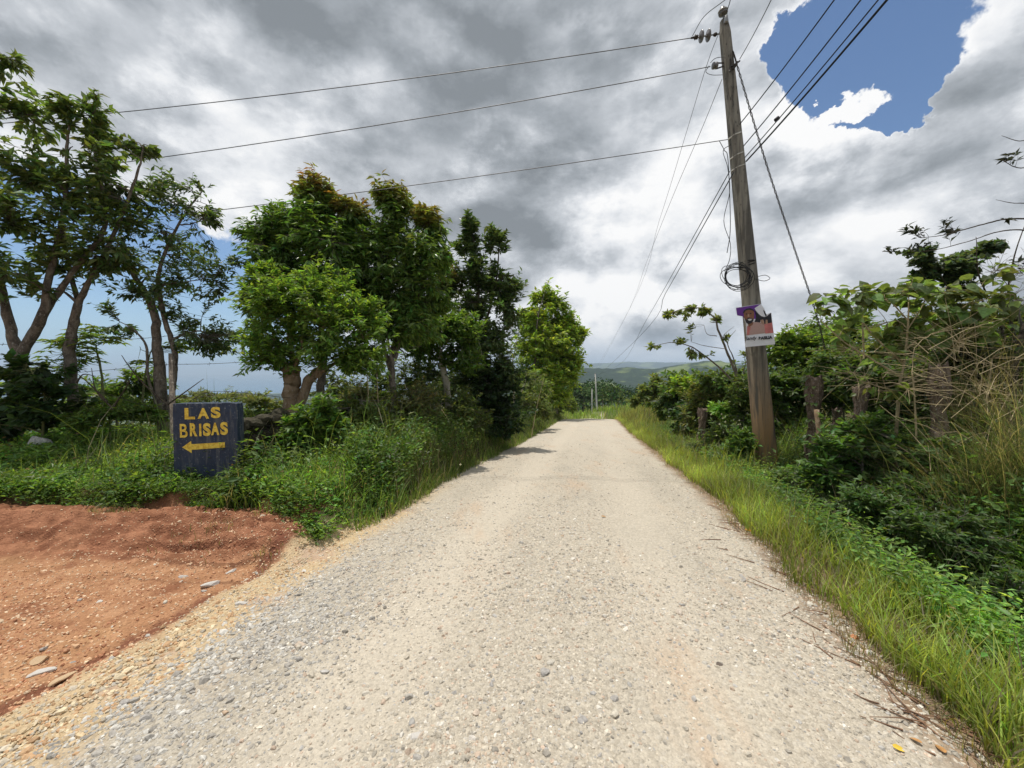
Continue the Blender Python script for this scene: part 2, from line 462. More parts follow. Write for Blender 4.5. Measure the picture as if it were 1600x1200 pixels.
def grow(name, label, cat, trunks, blobs, leaf, m_bark, m_leaf=None, group=None, single=0, tmpl=T_LEAF2, limb_r=.016,
         twig_r=.0035, nleaf=10, leafspan=.30, base=(.055, .10, .022), red=(.30, .12, .05), shell=.5, clump=.35, upw=.25, droop=.25, limbs=None, m_twig=None, palm=False, root=None, ratio=.38, bare=0.0, leafname='leaf', tone=.28):
    """trunks: [(pixel/depth points -> world points, radii)], blobs: (centre, (rx,ry,rz), n_twigs[, redness])"""
    b0 = Vector(trunks[0][0][0])
    t = empty(name, b0, label, cat, group) if root is None else root
    single_limbs = cat == 'tree'
    dens = 3.5 if cat == 'tree' else 2.3
    if name == 'broadleaf_tree': dens = 2.3
    if root == 'x' or bare or limbs == 0 or tmpl is T_BROAD: dens = 1.0 if tmpl is not T_BROAD else 2.3
    nodes = []
    bark_t = Tubes(); 
    first = True
    for pts, rad in trunks:
        sp = spline(pts, 7); rr = np.interp(np.linspace(0, 1, len(sp)), np.linspace(0, 1, len(rad)), rad)
        sp = knobbly(sp, rr.mean() * .12)
        rr = rr * (1 + rng.normal(0, .06, len(rr)))
        if first: rr[0] *= 1.35
        first = False
        tb = Tubes(); tb.add(sp, rr, 8); tb.build('trunk', m_bark, t)
        nodes.append(np.c_[sp[len(sp) // 3:], np.minimum(rr[len(sp) // 3:], .06)])
    nodes = np.concatenate(nodes)
    lt = Tubes(); anylimb = False
    Lf = Leaves(tmpl); tw = Tubes(); anytw = False
    lo = nodes.copy()
    plan = []
    for bl in blobs:
        c, r, n = bl[0], bl[1], bl[2]
        rd = bl[3] if len(bl) > 3 else 0.0; n = int(n * dens)
        c = np.array(c); r = np.array(r)
        k = limbs if limbs is not None else (max(2, int(n / 42)) if single_limbs else max(2, int(n / 24)))
        q = nrm(rng.normal(size=(k, 3))) * rng.uniform(.15, .8, (k, 1)) * r + c
        for tp in q:
            dd = np.linalg.norm(lo[:, :3] - tp, axis=1) + np.maximum(0, lo[:, 2] - tp[2] + .1) * 1.5
            i = int(np.argmin(dd)); s0 = lo[i, :3]; L = np.linalg.norm(tp - s0)
            if L < .05: continue
            mid = (s0 + tp) / 2 + rng.normal(0, L * .10, 3) + np.array([0, 0, L * .08])
            pp = spline([s0, mid, tp], 4); r0 = min(lo[i, 3] * .75, limb_r * (1 + L))
            rr = np.linspace(r0, max(twig_r * 1.3, r0 * .3), len(pp))
            if single_limbs: lt = Tubes()
            lt.add(knobbly(pp, L * .012), rr, 6); anylimb = True
            if single_limbs: lt.build('limb', m_bark, t)
            lo = np.concatenate([lo, np.c_[pp[2:], rr[2:]]])
        plan.append((c, r, n, rd))
    allk = lo
    for c, r, n, rd in plan:
        nc = max(3, int(n / 9))
        cc = nrm(rng.normal(size=(nc, 3))) * (rng.uniform(0, 1, (nc, 1)) ** shell) * r + c
        tip = cc[rng.integers(0, nc, n)] + rng.normal(0, 1, (n, 3)) * r * clump * .5
        d2 = ((allk[None, :, :3] - tip[:, None]) ** 2).sum(-1)
        d2 += np.where(allk[None, :, 2] > tip[:, None, 2] + .05, .02, 0)
        i = d2.argmin(1); s0 = allk[i, :3]
        L = np.linalg.norm(tip - s0, axis=1, keepdims=True)
        mid = (s0 + tip) / 2 + rng.normal(0, .12, (n, 3)) * L + np.array([0, 0, -.04]) * L
        k = 5; ts = np.linspace(0, 1, k)[None, :, None]
        pts = (1 - ts) ** 2 * s0[:, None] + 2 * ts * (1 - ts) * (mid * 1.0)[:, None] + ts ** 2 * tip[:, None]
        rad = np.linspace(1, .35, k)[None] * twig_r * (1 + .8 * L)
        tw.addmany(pts, rad, 3); anytw = True
        has = rng.uniform(size=n) >= bare
        tipv = nrm(pts[:, -1] - pts[:, -2] + np.array([0, 0, upw]) * L * .2 + 1e-6)
        if palm:
            for j in range(nleaf):
                a = 2 * math.pi * j / nleaf * .86 + rng.uniform(0, 6.28, n) * 0 + .4
                hx = nrm(np.c_[tipv[:, 0], tipv[:, 1], np.zeros(n)] + 1e-5); hy = np.c_[-hx[:, 1], hx[:, 0], np.zeros(n)]
                a = math.pi * 2 * (j - (nleaf - 1) / 2) / nleaf * .88
                d = hx * math.cos(a) + hy * math.sin(a) + np.array([0, 0, -droop]) + rng.normal(0, .08, (n, 3))
                ll = leaf * rng.uniform(.8, 1.1, n) * (1 - .35 * abs(a) / math.pi)
                cb = leafcols(n, base, .15)
                Lf.add(tip[has], d[has], (np.array([0, 0, 1.]) + rng.normal(0, .2, (n, 3)))[has], ll[has], (ll * ratio)[has], cb[has])
            continue
        for j in range(nleaf):
            f = rng.uniform(0, 1, n)[:, None] ** 1.3
            back = np.minimum(leafspan, L * 1.0) * f
            pos = tip - tipv * back
            if j == 0: pos = tip
            lat = np.cross(tipv, rng.normal(size=(n, 3))); lat = nrm(lat)
            lat[:, 2] *= .45
            d = tipv * rng.uniform(.35, 1.0, (n, 1)) + lat * rng.uniform(.6, 1.1, (n, 1)) + np.array([0, 0, -droop])
            nv = np.array([0, 0, 1.]) + rng.normal(0, .45, (n, 3)) + tipv * .3
            ll = leaf * 1.28 * np.minimum(np.exp(rng.normal(0, .22, n)), 1.4) * (1 - .35 * (1 - f[:, 0]) * (j < 3))
            cb = leafcols(n, base, tone)
            young = (1 - f) * (j < 4)
            cb = cb * (1 + .35 * young)
            if rd > 0:
                hgt = np.clip((tip[:, 2:3] - c[2]) / r[2] * .8 + .3, 0, 1)
                k_ = np.clip(rd * hgt * rng.uniform(.3, 1.5, (n, 1)), 0, 1)
                cb = cb * (1 - k_) + np.array(red) * np.exp(rng.normal(0, .2, (n, 1))) * k_
            Lf.add(pos[has], d[has], nv[has], ll[has], (ll * ratio * rng.uniform(.85, 1.15, n))[has], cb[has])
    if anylimb and not single_limbs: lt.build('stems', m_bark, t)['kind'] = 'stuff'
    if anytw:
        o = tw.build('twigs', m_twig or m_bark, t); o['kind'] = 'stuff'
    if not Lf.p: return t
    A = Lf.arrays()
    ml = m_leaf or M_LEAF
    if single:
        # the leaves that show largest (nearest the camera) are single objects sharing a few meshes
        dist = np.linalg.norm(A[0] - np.array([0, 0, CAMZ]), axis=1) / A[3]
        # must be inside the frame
        dx_ = A[0][:, 0] / np.maximum(A[0][:, 1], .1)
        dist = np.where(np.abs(dx_) < 1.28, dist, 1e9)
        pick = np.argsort(dist)[:single]
        rest = np.setdiff1d(np.arange(len(A[0])), pick)
        protos = []
        for k in range(8):
            cc = A[5][pick[int(len(pick) * (k + .5) / 8)]][None]
            LL = Leaves(tmpl)
            o = LL.build(leafname, ml, [np.zeros((1, 3)), np.array([[1., 0, 0]]), np.array([[0, 0, 1.]]), np.array([1.]), np.array([1.]), cc])
            protos.append(o.data); bpy.data.objects.remove(o)
        p, d, n_, l, w_, c_ = [q[pick] for q in A]
        d = nrm(d); side = nrm(np.cross(n_, d)); up = np.cross(d, side)
        for i in range(len(p)):
            o = bpy.data.objects.new(leafname, protos[i % 8]); COL.objects.link(o)
            mtx = Matrix(((d[i, 0] * l[i], side[i, 0] * w_[i], up[i, 0] * l[i], p[i, 0]),
                          (d[i, 1] * l[i], side[i, 1] * w_[i], up[i, 1] * l[i], p[i, 1]),
                          (d[i, 2] * l[i], side[i, 2] * w_[i], up[i, 2] * l[i], p[i, 2]), (0, 0, 0, 1)))
            o.parent = t; o.matrix_parent_inverse = Matrix.Translation(t.location).inverted()
            o.matrix_basis = mtx
        A = [q[rest] for q in A]
    if len(A[0]):
        o = adopt(Lf.build('foliage', ml, A), t); o['kind'] = 'stuff'
    return t

def blob(px, py, y, rx, ry, n, red=0.0, rz=None):
    """a clump of the crown centred where the pixel looks, radii in pixels at that depth"""
    k = y / FPX
    return (tuple(P(px, py, y)), (rx * k, (rz if rz else rx) * k, ry * k), n, red)

# ------------------------------------------------------------------ terrain
def _h(ix, iy, s):
    v = np.sin(ix * 127.1 + iy * 311.7 + s * 74.7) * 43758.5453
    return v - np.floor(v)
def vnoise(x, y, s=0):
    ix = np.floor(x); iy = np.floor(y); fx = x - ix; fy = y - iy
    fx = fx * fx * (3 - 2 * fx); fy = fy * fy * (3 - 2 * fy)
    a = _h(ix, iy, s); b = _h(ix + 1, iy, s); c = _h(ix, iy + 1, s); d = _h(ix + 1, iy + 1, s)
    return (a * (1 - fx) + b * fx) * (1 - fy) + (c * (1 - fx) + d * fx) * fy - .5
def fbm(x, y, o=4, s=0):
    r = 0; a = 1; f = 1
    for i in range(o):
        r = r + a * vnoise(x * f + i * 13.7, y * f - i * 7.1, s + i); a *= .5; f *= 2.07
    return r
def ss(v, a, b):
    t = np.clip((v - a) / (b - a), 0, 1); return t * t * (3 - 2 * t)
RY = np.array([-30, 0, 4, 8, 11, 16, 23, 30, 33, 38, 46, 60, 83, 120, 200, 400, 1000, 2500, 30000.])
RZ = np.array([.6, 0, -.04, -.32, -.58, -1.02, -1.5, -2.0, -2.35, -3.2, -4.5, -6.3, -7.4, -15, -30, -60, -110, -130, -190])
def roadc(y): return .209 * np.clip(y, -50, 60) - .46
def ground(x, y, detail=True):
    x = np.asarray(x, float); y = np.asarray(y, float)
    k = 1.5
    z = (np.interp(y - k, RY, RZ) + np.interp(y, RY, RZ) * 2 + np.interp(y + k, RY, RZ)) / 4
    z = z + .05 * np.exp(-((y - 2) / 4) ** 2) * 0
    u = x - roadc(y)
    r = np.hypot(x, y)
    # road crown
    z = z - .012 * np.clip(np.abs(u), 0, 2.2) ** 2
    # left: the clay apron, its low cut bank, then the planted bank
    yb = np.interp(x, [-9, -3, -2.3, -1.9], [4.75, 4.6, 4.15, 3.9]) + .12 * fbm(x * 1.7, y * .3, 3, 5)
    lf = ss(-u, 2.15, 2.6)
    apron = -.05 * ss(-u, 2.2, 2.6)
    cut = .17 * ss(y, yb - .80, yb - .38) + .05 * ss(y, yb - .40, yb - .36) + .17 * ss(y, yb - .05, yb + .06) + .28 * ss(y, yb + .1, yb + 2.0)
    groove = -.035 * np.exp(-((u + 2.48 + .06 * vnoise(y * 2.1, y * 0, 3)) / .045) ** 2) * ss(yb - .4 - y, 0, .5)
    z = z + lf * (apron + cut) + groove
    left = -u - 7.0
    z = z - .20 * np.clip(left, 0, 900) ** 1.0 * ss(left, 0, 14)
    # right: verge, ditch, hedge bank
    dd = .12 + .75 * ss(-y, -8.0, -3.5)
    z = z + .05 * ss(u, 2.1, 2.5) - dd * np.exp(-((u - 3.55) / .42) ** 2) + .42 * ss(u, 3.9, 4.9)
    z = z + 1.5 * ss(y, 22, 36) * ss(u, 2.6, 7.5) * ss(-y, -95, -60)
    z = z + .5 * ss(y, 22, 32) * ss(-u, 2.6, 5.5) * ss(-y, -60, -45)
    z = z - .05 * np.clip(u - 14, 0, 600)
    if detail:
        z = z + .05 * fbm(x * .9, y * .9, 4, 1) * ss(np.abs(u), 1.9, 2.6) + .012 * fbm(x * 2.2, y * 1.1, 3, 2) + .010 * fbm(x * 9, y * 9, 3, 4) * (1 + 1.8 * lf)
        rut = -.03 * (np.exp(-((u + .75) / .3) ** 2) + np.exp(-((u - .95) / .3) ** 2))
        z = z + rut
        st = lf * ss(yb - y, -.1, .1) * ss(y, yb - 1.0, yb - .7)
        z = z + st * (.016 * np.sin((y + .1 * fbm(x * 1.5, y * 2, 3, 8)) * 34) + .02 * fbm(x * 14, y * 18, 3, 33))
        cl = lf * ss(yb - y, 0, .2) * (1 + .5 * ss(y, yb - 1, yb - .6))
        z = z + cl * (.030 * np.maximum(fbm(x * 7, y * 7, 3, 31), 0) + .016 * np.maximum(vnoise(x * 22, y * 22, 32), 0))
        crack = np.exp(-((y - (yb - .62 + .10 * np.sin(x * 2.3) + .05 * vnoise(x * 5, 0 * y, 34))) / .022) ** 2) * ss(x, -3.9, -3.4) * ss(-x, 1.9, 2.4)
        z = z - lf * crack * .08
    # far country
    far = ss(r, 250, 700)
    a = x / np.maximum(y, 1)
    hills = -95 + 55 * fbm(x / 420, y / 420, 5, 11) + 26 * fbm(x / 110, y / 110, 4, 12)
    top = np.interp(a, [-.25, .1, .2, .28, .36, .42, .47, .53, .62, .9, 1.4], [-60, -10, 2, 10, 12, 24, 34, 30, 22, 28, 18])
    w1 = np.exp(-((y - 2100 - 200 * np.sin(x / 300)) / 520) ** 2) * (y > 0)
    ztop = np.interp(a, [.0, .12, .2, .26, .33, .40, .6, 1], [-60, 60, 88, 118, 128, 110, 95, 80])
    w2 = np.exp(-((y - 8500) / 1500) ** 2) * (y > 0)
    hf = hills * (1 - .6 * w1 - .7 * w2) + (top + 45) * w1 + (ztop + 100) * w2 + w1 * 14 * fbm(x / 130, y / 300, 4, 15) + w2 * 60 * fbm(x / 700, y / 1500, 4, 16)
    # forward right keeps the hills, left and behind fall to the coast
    sea = ss(-a, -.02, .25)
    plain = -186 + 6 * fbm(x / 500, y / 500, 4, 20) - 30 * ss(r, 3500, 5200)
    zf = hf * (1 - sea) + plain * sea
    zf = np.where(y < 0, plain, zf)
    bump = 5.0 * np.maximum(0, fbm(x / 26, y / 26, 3, 21) + .1) * ss(r, 300, 800)
    z = z * (1 - far) + (zf + bump) * far
    return z

def gz(x, y): return float(ground(np.array([x]), np.array([y]))[0])
def onground(px, y, dz=0.0):
    x = P(px, 600, y).x
    return Vector((x, y, gz(x, y) + dz))

rs = [0.0]; r_ = .35
while r_ < 25000:
    rs.append(r_); r_ *= 1.026 if r_ < 60 else 1.034
rs = np.array(rs[1:])
ang = np.concatenate([np.radians(np.linspace(-66, 66, 400)), np.radians(np.linspace(66, 294, 40))[1:-1]])
RR, AA = np.meshgrid(rs, ang, indexing='ij')
X = RR * np.sin(AA); Y = RR * np.cos(AA); Z = ground(X, Y)
Z = Z - .05 * ss(-(X - roadc(Y)), 2.3, 2.5) * ss(Y, .9, 1.1) * ss(-Y, -4.75, -4.6) * ss(X, -7.1, -6.9)
nr, na = X.shape
idx = np.arange(nr * na).reshape(nr, na)
nx = np.roll(idx, -1, 1)
F = np.stack([idx[:-1], nx[:-1], nx[1:], idx[1:]], -1).reshape(-1, 4)[:, ::-1]
GV = np.stack([X, Y, Z], -1).reshape(-1, 3)
U = X - roadc(Y)
fc = GV[F].mean(1); fu = fc[:, 0] - roadc(fc[:, 1])
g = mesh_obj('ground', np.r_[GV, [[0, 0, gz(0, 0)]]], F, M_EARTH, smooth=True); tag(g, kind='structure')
def sheet(name, mask, lift, thick=.03):
    sel = F[mask]
    used, inv = np.unique(sel, return_inverse=True)
    Vs = GV[used].copy(); Vs[:, 2] += lift
    o = mesh_obj(name, Vs, inv.reshape(sel.shape), M_EARTH, smooth=True); tag(o, kind='structure'); return o
je = .10 * fbm(fc[:, 0] * 3, fc[:, 1] * 3, 3, 30)
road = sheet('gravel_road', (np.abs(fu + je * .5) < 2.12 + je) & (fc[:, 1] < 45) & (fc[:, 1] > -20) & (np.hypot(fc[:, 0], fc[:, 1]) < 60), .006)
gx, gy = np.meshgrid(np.arange(-7.2, -1.4, .025), np.arange(.9, 4.95, .022), indexing='ij')
gi_ = np.arange(gx.size).reshape(gx.shape); gF = np.stack([gi_[:-1, :-1], gi_[1:, :-1], gi_[1:, 1:], gi_[:-1, 1:]], -1).reshape(-1, 4)
gVv = np.stack([gx, gy, ground(gx, gy) + .004], -1).reshape(-1, 3); gc = gVv[gF].mean(1)
gk = (gc[:, 0] - roadc(gc[:, 1]) < -2.16 + .1 * fbm(gc[:, 0] * 3, gc[:, 1] * 3, 3, 30)) & (np.abs(gc[:, 0] / gc[:, 1]) < 1.75)
uq, iv_ = np.unique(gF[gk], return_inverse=True)
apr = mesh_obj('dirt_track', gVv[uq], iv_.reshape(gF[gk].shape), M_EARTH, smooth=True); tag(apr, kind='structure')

sea = mesh_obj('sea', [(-25000, -20000, -196), (3000, -20000, -196), (3000, 24000, -196), (-25000, 24000, -196)], np.array([[0, 1, 2, 3]]), None)
m, n = mat('sea_water')
ps = n.new('ShaderNodeNewGeometry').outputs['Position']
finish(n, (.03, .10, .17), .25, n.noise(ps, .05, 6), .3, 1.0, .5)
sea.data.materials.append(m); tag(sea, kind='structure')

# ------------------------------------------------------------------ air
hv = [(sx * 26000, sy * 26000, z) for z in (-260, 190) for sy in (-1, 1) for sx in (-1, 1)]
hz_o = mesh_obj('haze', hv, [(0, 2, 3, 1), (4, 5, 7, 6), (0, 1, 5, 4), (2, 6, 7, 3), (1, 3, 7, 5), (0, 4, 6, 2)], None)
m, n = mat('haze_air')
pv = n.new('ShaderNodeVolumePrincipled')
pv.inputs['Color'].default_value = (.66, .82, 1.0, 1)
pv.inputs['Density'].default_value = .00012
pv.inputs['Anisotropy'].default_value = .1
on = n.new('ShaderNodeOutputMaterial'); n.l.new(pv.outputs[0], on.inputs['Volume'])
hz_o.data.materials.append(m); tag(hz_o, kind='stuff')

# ------------------------------------------------------------------ gravel
ICO_V = None
def ico():
    t = (1 + 5 ** .5) / 2
    v = np.array([(-1, t, 0), (1, t, 0), (-1, -t, 0), (1, -t, 0), (0, -1, t), (0, 1, t), (0, -1, -t), (0, 1, -t), (t, 0, -1), (t, 0, 1), (-t, 0, -1), (-t, 0, 1)], float)
    f = np.array([(0, 11, 5), (0, 5, 1), (0, 1, 7), (0, 7, 10), (0, 10, 11), (1, 5, 9), (5, 11, 4), (11, 10, 2), (10, 7, 6), (7, 1, 8), (3, 9, 4), (3, 4, 2), (3, 2, 6), (3, 6, 8), (3, 8, 9), (4, 9, 5), (2, 4, 11), (6, 2, 10), (8, 6, 7), (9, 8, 1)])
    return v / np.linalg.norm(v[0]), f
CUB_V = np.array([(-1, -1, -1), (1, -1, -1), (1, 1, -1), (-1, 1, -1), (-1, -1, 1), (1, -1, 1), (1, 1, 1), (-1, 1, 1)], float) * .62
CUB_F = np.array([(0, 3, 2), (0, 2, 1), (4, 5, 6), (4, 6, 7), (0, 1, 5), (0, 5, 4), (1, 2, 6), (1, 6, 5), (2, 3, 7), (2, 7, 6), (3, 0, 4), (3, 4, 7)])
def stones(name, x, y, size, cols, tmpl, sink=.25, flat=.6):
    N = len(x); TV, TF = tmpl
    V = TV[None] * (1 + rng.normal(0, .16, (N, len(TV), 1))) + rng.normal(0, .07, (N, len(TV), 3))
    V = V * np.stack([rng.uniform(.75, 1.35, N), rng.uniform(.7, 1.1, N), rng.uniform(flat * .6, flat * 1.3, N)], -1)[:, None]
    a = rng.uniform(0, 6.283, N); ca, sa = np.cos(a)[:, None], np.sin(a)[:, None]
    tl = rng.normal(0, .22, (N, 1))
    V[..., 2] += V[..., 0] * tl
    vx = V[..., 0] * ca - V[..., 1] * sa; vy = V[..., 0] * sa + V[..., 1] * ca
    V = np.stack([vx, vy, V[..., 2]], -1) * size[:, None, None]
    z = ground(x, y) + .004 + size * (flat * .6 - sink)
    V += np.stack([x, y, z], -1)[:, None]
    FF = (TF[None] + (np.arange(N) * len(TV))[:, None, None]).reshape(-1, 3)
    o = mesh_obj(name, V.reshape(-1, 3), FF, M_GRAVEL, col=np.repeat(cols, len(TV), 0))
    return o
def stonecols(x, y):
    N = len(x); u = x - roadc(y) + .18 * fbm(x * 1.7, y * 1.7, 3, 40)
    pal = np.array([(.42, .38, .315), (.49, .435, .35), (.56, .505, .415), (.33, .30, .255), (.50, .39, .30), (.42, .40, .37), (.62, .58, .51)])
    c = pal[rng.choice(7, N, p=[.23, .28, .17, .06, .11, .08, .07])]
    gpal = np.array([(.40, .375, .335), (.47, .445, .40), (.55, .525, .475), (.34, .315, .28)])
    gl = (ss(-u, .7, 1.5) * ss(-y, -4.6, -2.2)) > rng.uniform(0, 1, N)
    c = np.where(gl[:, None], gpal[rng.integers(0, 4, N)], c)
    tan = (ss(-u, 1.7, 2.1) * ss(-y, -6.5, -4.6)) > rng.uniform(0, 1, N)
    tp = np.array([(.55, .42, .26), (.60, .50, .34), (.50, .32, .18), (.48, .42, .33)])
    c = np.where(tan[:, None], tp[rng.integers(0, 4, N)], c)
    red = (ss(-u, 2.3, 2.55) * ss(-y, -6, -4.6)) > rng.uniform(0, 1, N)
    rp = np.array([(.48, .26, .15), (.58, .37, .22), (.42, .20, .11), (.66, .50, .34)])
    c = np.where(red[:, None], rp[rng.integers(0, 4, N)], c)
    return c * np.exp(rng.normal(0, .11, (N, 1)))
def gravel_pts(N, rmin, rmax, pw=1.0):
    """more stones where they show larger"""
    out = []
    need = N
    while need > 0:
        r = rmin * (rmax / rmin) ** (rng.uniform(0, 1, N * 2) ** pw)
        a = np.radians(rng.uniform(-58, 58, N * 2))
        x = r * np.sin(a); y = r * np.cos(a); u = x - roadc(y)
        ok = (u < 2.15) & ((u > -2.2) | ((y < 4.5) & (u > -9)))
        dens = .45 + 1.0 * (fbm(x * 1.1, y * .7, 3, 50) + .25) + .7 * np.exp(-((np.abs(u) - 1.85) / .30) ** 2) + .4 * np.exp(-((u - .12) / .28) ** 2) - .55 * np.exp(-((u + .75) / .32) ** 2) - .40 * np.exp(-((u - .95) / .32) ** 2)
        dens = np.where(u < -2.3, dens * 1.0, dens)
        ok &= rng.uniform(0, 1, N * 2) < dens
        out.append(np.stack([x[ok], y[ok]], -1)); need -= ok.sum()
    q = np.concatenate(out)[:N]
    return q[:, 0], q[:, 1]
def facet(me):
    me.update(); return me
gprot = []
for k in range(10):
    iv, if_ = ico(); V = iv * (1 + rng.normal(0, .15, (12, 1))) + rng.normal(0, .06, (12, 3)); V = V * np.array([1.1, .85, .55 + .3 * rng.uniform()])
    o = mesh_obj('gravel_piece', V, if_, M_GRAVEL_I); COL.objects.unlink(o); gprot.append(o)
def scatter(name, pos, rot, scl, pick, tint, protos):
    me = bpy.data.meshes.new(name); me.vertices.add(len(pos)); me.vertices.foreach_set('co', np.asarray(pos, np.float32).ravel())
    for nm, ty, dat in (('rot', 'FLOAT_VECTOR', rot), ('scl', 'FLOAT', scl), ('pick', 'INT', pick)):
        at = me.attributes.new(nm, ty, 'POINT'); at.data.foreach_set('vector' if ty == 'FLOAT_VECTOR' else 'value', np.asarray(dat, np.int32 if ty == 'INT' else np.float32).ravel())
    at = me.attributes.new('tint', 'FLOAT_VECTOR', 'POINT'); at.data.foreach_set('vector', np.asarray(tint, np.float32).ravel())
    o = bpy.data.objects.new(name, me); COL.objects.link(o)
    ng = bpy.data.node_groups.new(name + '_scatter', 'GeometryNodeTree')
    ng.interface.new_socket('Geometry', in_out='INPUT', socket_type='NodeSocketGeometry'); ng.interface.new_socket('Geometry', in_out='OUTPUT', socket_type='NodeSocketGeometry')
    N_, Lk = ng.nodes, ng.links
    gi, go = N_.new('NodeGroupInput'), N_.new('NodeGroupOutput')
    g2 = N_.new('GeometryNodeGeometryToInstance')
    for p_ in protos[::-1]:
        oi = N_.new('GeometryNodeObjectInfo'); oi.inputs['Object'].default_value = p_; Lk.new(oi.outputs['Geometry'], g2.inputs[0])
    ip = N_.new('GeometryNodeInstanceOnPoints'); ip.inputs['Pick Instance'].default_value = True
    Lk.new(gi.outputs[0], ip.inputs['Points']); Lk.new(g2.outputs[0], ip.inputs['Instance'])
    for nm, ty, so in (('rot', 'FLOAT_VECTOR', 'Rotation'), ('scl', 'FLOAT', 'Scale'), ('pick', 'INT', 'Instance Index')):
        na_ = N_.new('GeometryNodeInputNamedAttribute'); na_.data_type = ty; na_.inputs['Name'].default_value = nm
        out = [q for q in na_.outputs if q.enabled and q.name == 'Attribute'][0]
        if nm == 'rot':
            er = N_.new('FunctionNodeEulerToRotation'); Lk.new(out, er.inputs[0]); Lk.new(er.outputs[0], ip.inputs[so])
        else: Lk.new(out, ip.inputs[so])
    Lk.new(ip.outputs[0], go.inputs[0])
    md = o.modifiers.new('scatter', 'NODES'); md.node_group = ng
    return o
def gravel_set(N, a_, b_, mean, sd, mx_):
    x, y = gravel_pts(N, a_, b_); n_ = len(x); s_ = np.clip(np.exp(rng.normal(math.log(mean), sd, n_)), .003, mx_)
    u_ = x - roadc(y); s_ = s_ * (1 + .25 * ss(-u_, .7, 1.5) * ss(-y, -4.6, -2.2)) * np.where(u_ < -2.3, .75, 1)
    return scatter('gravel', np.stack([x, y, ground(x, y) + .004 + s_ * .02], -1), np.stack([rng.normal(0, .3, n_), rng.normal(0, .3, n_), rng.uniform(0, 6.283, n_)], -1), s_, rng.integers(0, 10, n_), stonecols(x, y), gprot)
gv = gravel_set(46000, 1.3, 5.5, .0058, .42, .022); tag(gv, 'loose pale gravel covering the near part of the road', kind='stuff')
gv2 = gravel_set(26000, 2.6, 18.0, .0080, .36, .024); tag(gv2, 'finer gravel scattered further up the road', kind='stuff')
gv.parent = road; gv2.parent = road

# larger stones as single pieces of the road and of the clay apron
prot = []
iv, if_ = ico()
for k in range(12):
    # subdivide once
    vs = [tuple(q) for q in iv]; fs = []; cache = {}
    def mp(a, b):
        kk = (min(a, b), max(a, b))
        if kk not in cache:
            q = (np.array(vs[a]) + np.array(vs[b])) / 2; q /= np.linalg.norm(q); vs.append(tuple(q)); cache[kk] = len(vs) - 1
        return cache[kk]
    for a, b, c in if_:
        ab, bc, ca = mp(a, b), mp(b, c), mp(c, a)
        fs += [(a, ab, ca), (b, bc, ab), (c, ca, bc), (ab, bc, ca)]
    V = np.array(vs)
    for _ in range(7):                       # chop flat facets
        d = nrm(rng.normal(size=3)); h = rng.uniform(.55, .85)
        t_ = V @ d; V = V - np.outer(np.maximum(t_ - h, 0), d)
    V = V * np.array([1.15, .85, .6]) * (1 + rng.normal(0, .03, (len(V), 1)))
    o = mesh_obj('stone', V, np.array(fs), M_STONE); prot.append(o.data); bpy.data.objects.remove(o)
cnt = 0
sx, sy = gravel_pts(330, 1.45, 5.0)
for i in range(300):
    xx, yy = sx[i], sy[i]
    u = xx - roadc(yy)
    par = road if (u > -2.25 or yy > 4) else apr
    s = float(np.clip(math.exp(rng.normal(math.log(.0155), .30)), .010, .034))
    o = bpy.data.objects.new('stone', prot[i % 12]); COL.objects.link(o); o.parent = par
    o.location = (xx, yy, gz(xx, yy) + s * .25); o.scale = (s, s, s)
    o.rotation_euler = (rng.normal(0, .25), rng.normal(0, .25), rng.uniform(0, 6.28))

def rock(name, px, py, size, label, colr, k=0, cat='stone', sc3=(1, 1, 1), rot=0.0, group=None):
    q = ray(px, py); best = None
    for t in np.arange(1.0, 12, .01):
        pt = Vector((0, 0, CAMZ)) + q * t
        if pt.z < gz(pt.x, pt.y): best = pt; break
    me = prot[k].copy(); me.materials.clear(); me.materials.append(colr)
    o = bpy.data.objects.new(name, me); COL.objects.link(o)
    o.location = best + Vector((0, 0, size * .2)); o.scale = (size * sc3[0], size * sc3[1], size * sc3[2]); o.rotation_euler = (rng.normal(0, .15), rng.normal(0, .15), rot)
    return tag(o, label, cat, group)
M_RDARK = simple('stone_dark', (.13, .105, .085), .8, scale=40)
M_RORANGE = simple('stone_orange', (.50, .22, .11), .85, scale=40)
M_RPALE = simple('stone_pale', (.52, .49, .45), .8, scale=40)
M_RTAN = simple('stone_tan', (.50, .36, .22), .8, scale=40)
rock('stone', 1123, 1040, .026, 'dark grey stone lying alone on the road, right of centre in the foreground', M_RDARK, 1)
rock('stone', 1335, 998, .035, 'orange brown stone at the right edge of the road beside the grass', M_RORANGE, 2)
rock('stone', 650, 950 + 203, .03, 'pale pointed stone in the foreground left of the road centre', M_RPALE, 3)
rock('stone', 330, 915, .05, 'flat grey slab stone beside the muddy groove in the red dirt', M_RPALE, 4, sc3=(1.5, .8, .8), rot=.6)
rock('stone', 360, 895, .035, 'long flat stone just above the grey slab in the red dirt', M_RPALE, 5, sc3=(1.3, .8, .7), rot=.9)
rock('stone', 62, 1035, .05, 'tan lump of rock at the lower left above the grey flat stone', M_RTAN, 6)
rock('stone', 65, 1052, .045, 'grey flat stone at the lower left below the tan rock', M_RPALE, 7, sc3=(1.5, .6, .5), rot=.4)
rock('stone', 85, 1070, .06, 'ochre slab half sunk in the red dirt at the lower left', M_RTAN, 8, sc3=(1.7, .7, .4), rot=.4)
rock('stone', 377, 945, .035, 'largest pale stone of the gravel edge below the tan dirt band', M_RPALE, 9, sc3=(1.2, 1, .8))
rock('stone', 285, 903, .04, 'pale stone in the pebble heap on the red dirt', M_RPALE, 10)
rock('stone', 1100, 0 + 838, .03, 'tan stone at the grass edge of the road', M_RTAN, 11) if False else None

print('terrain done')

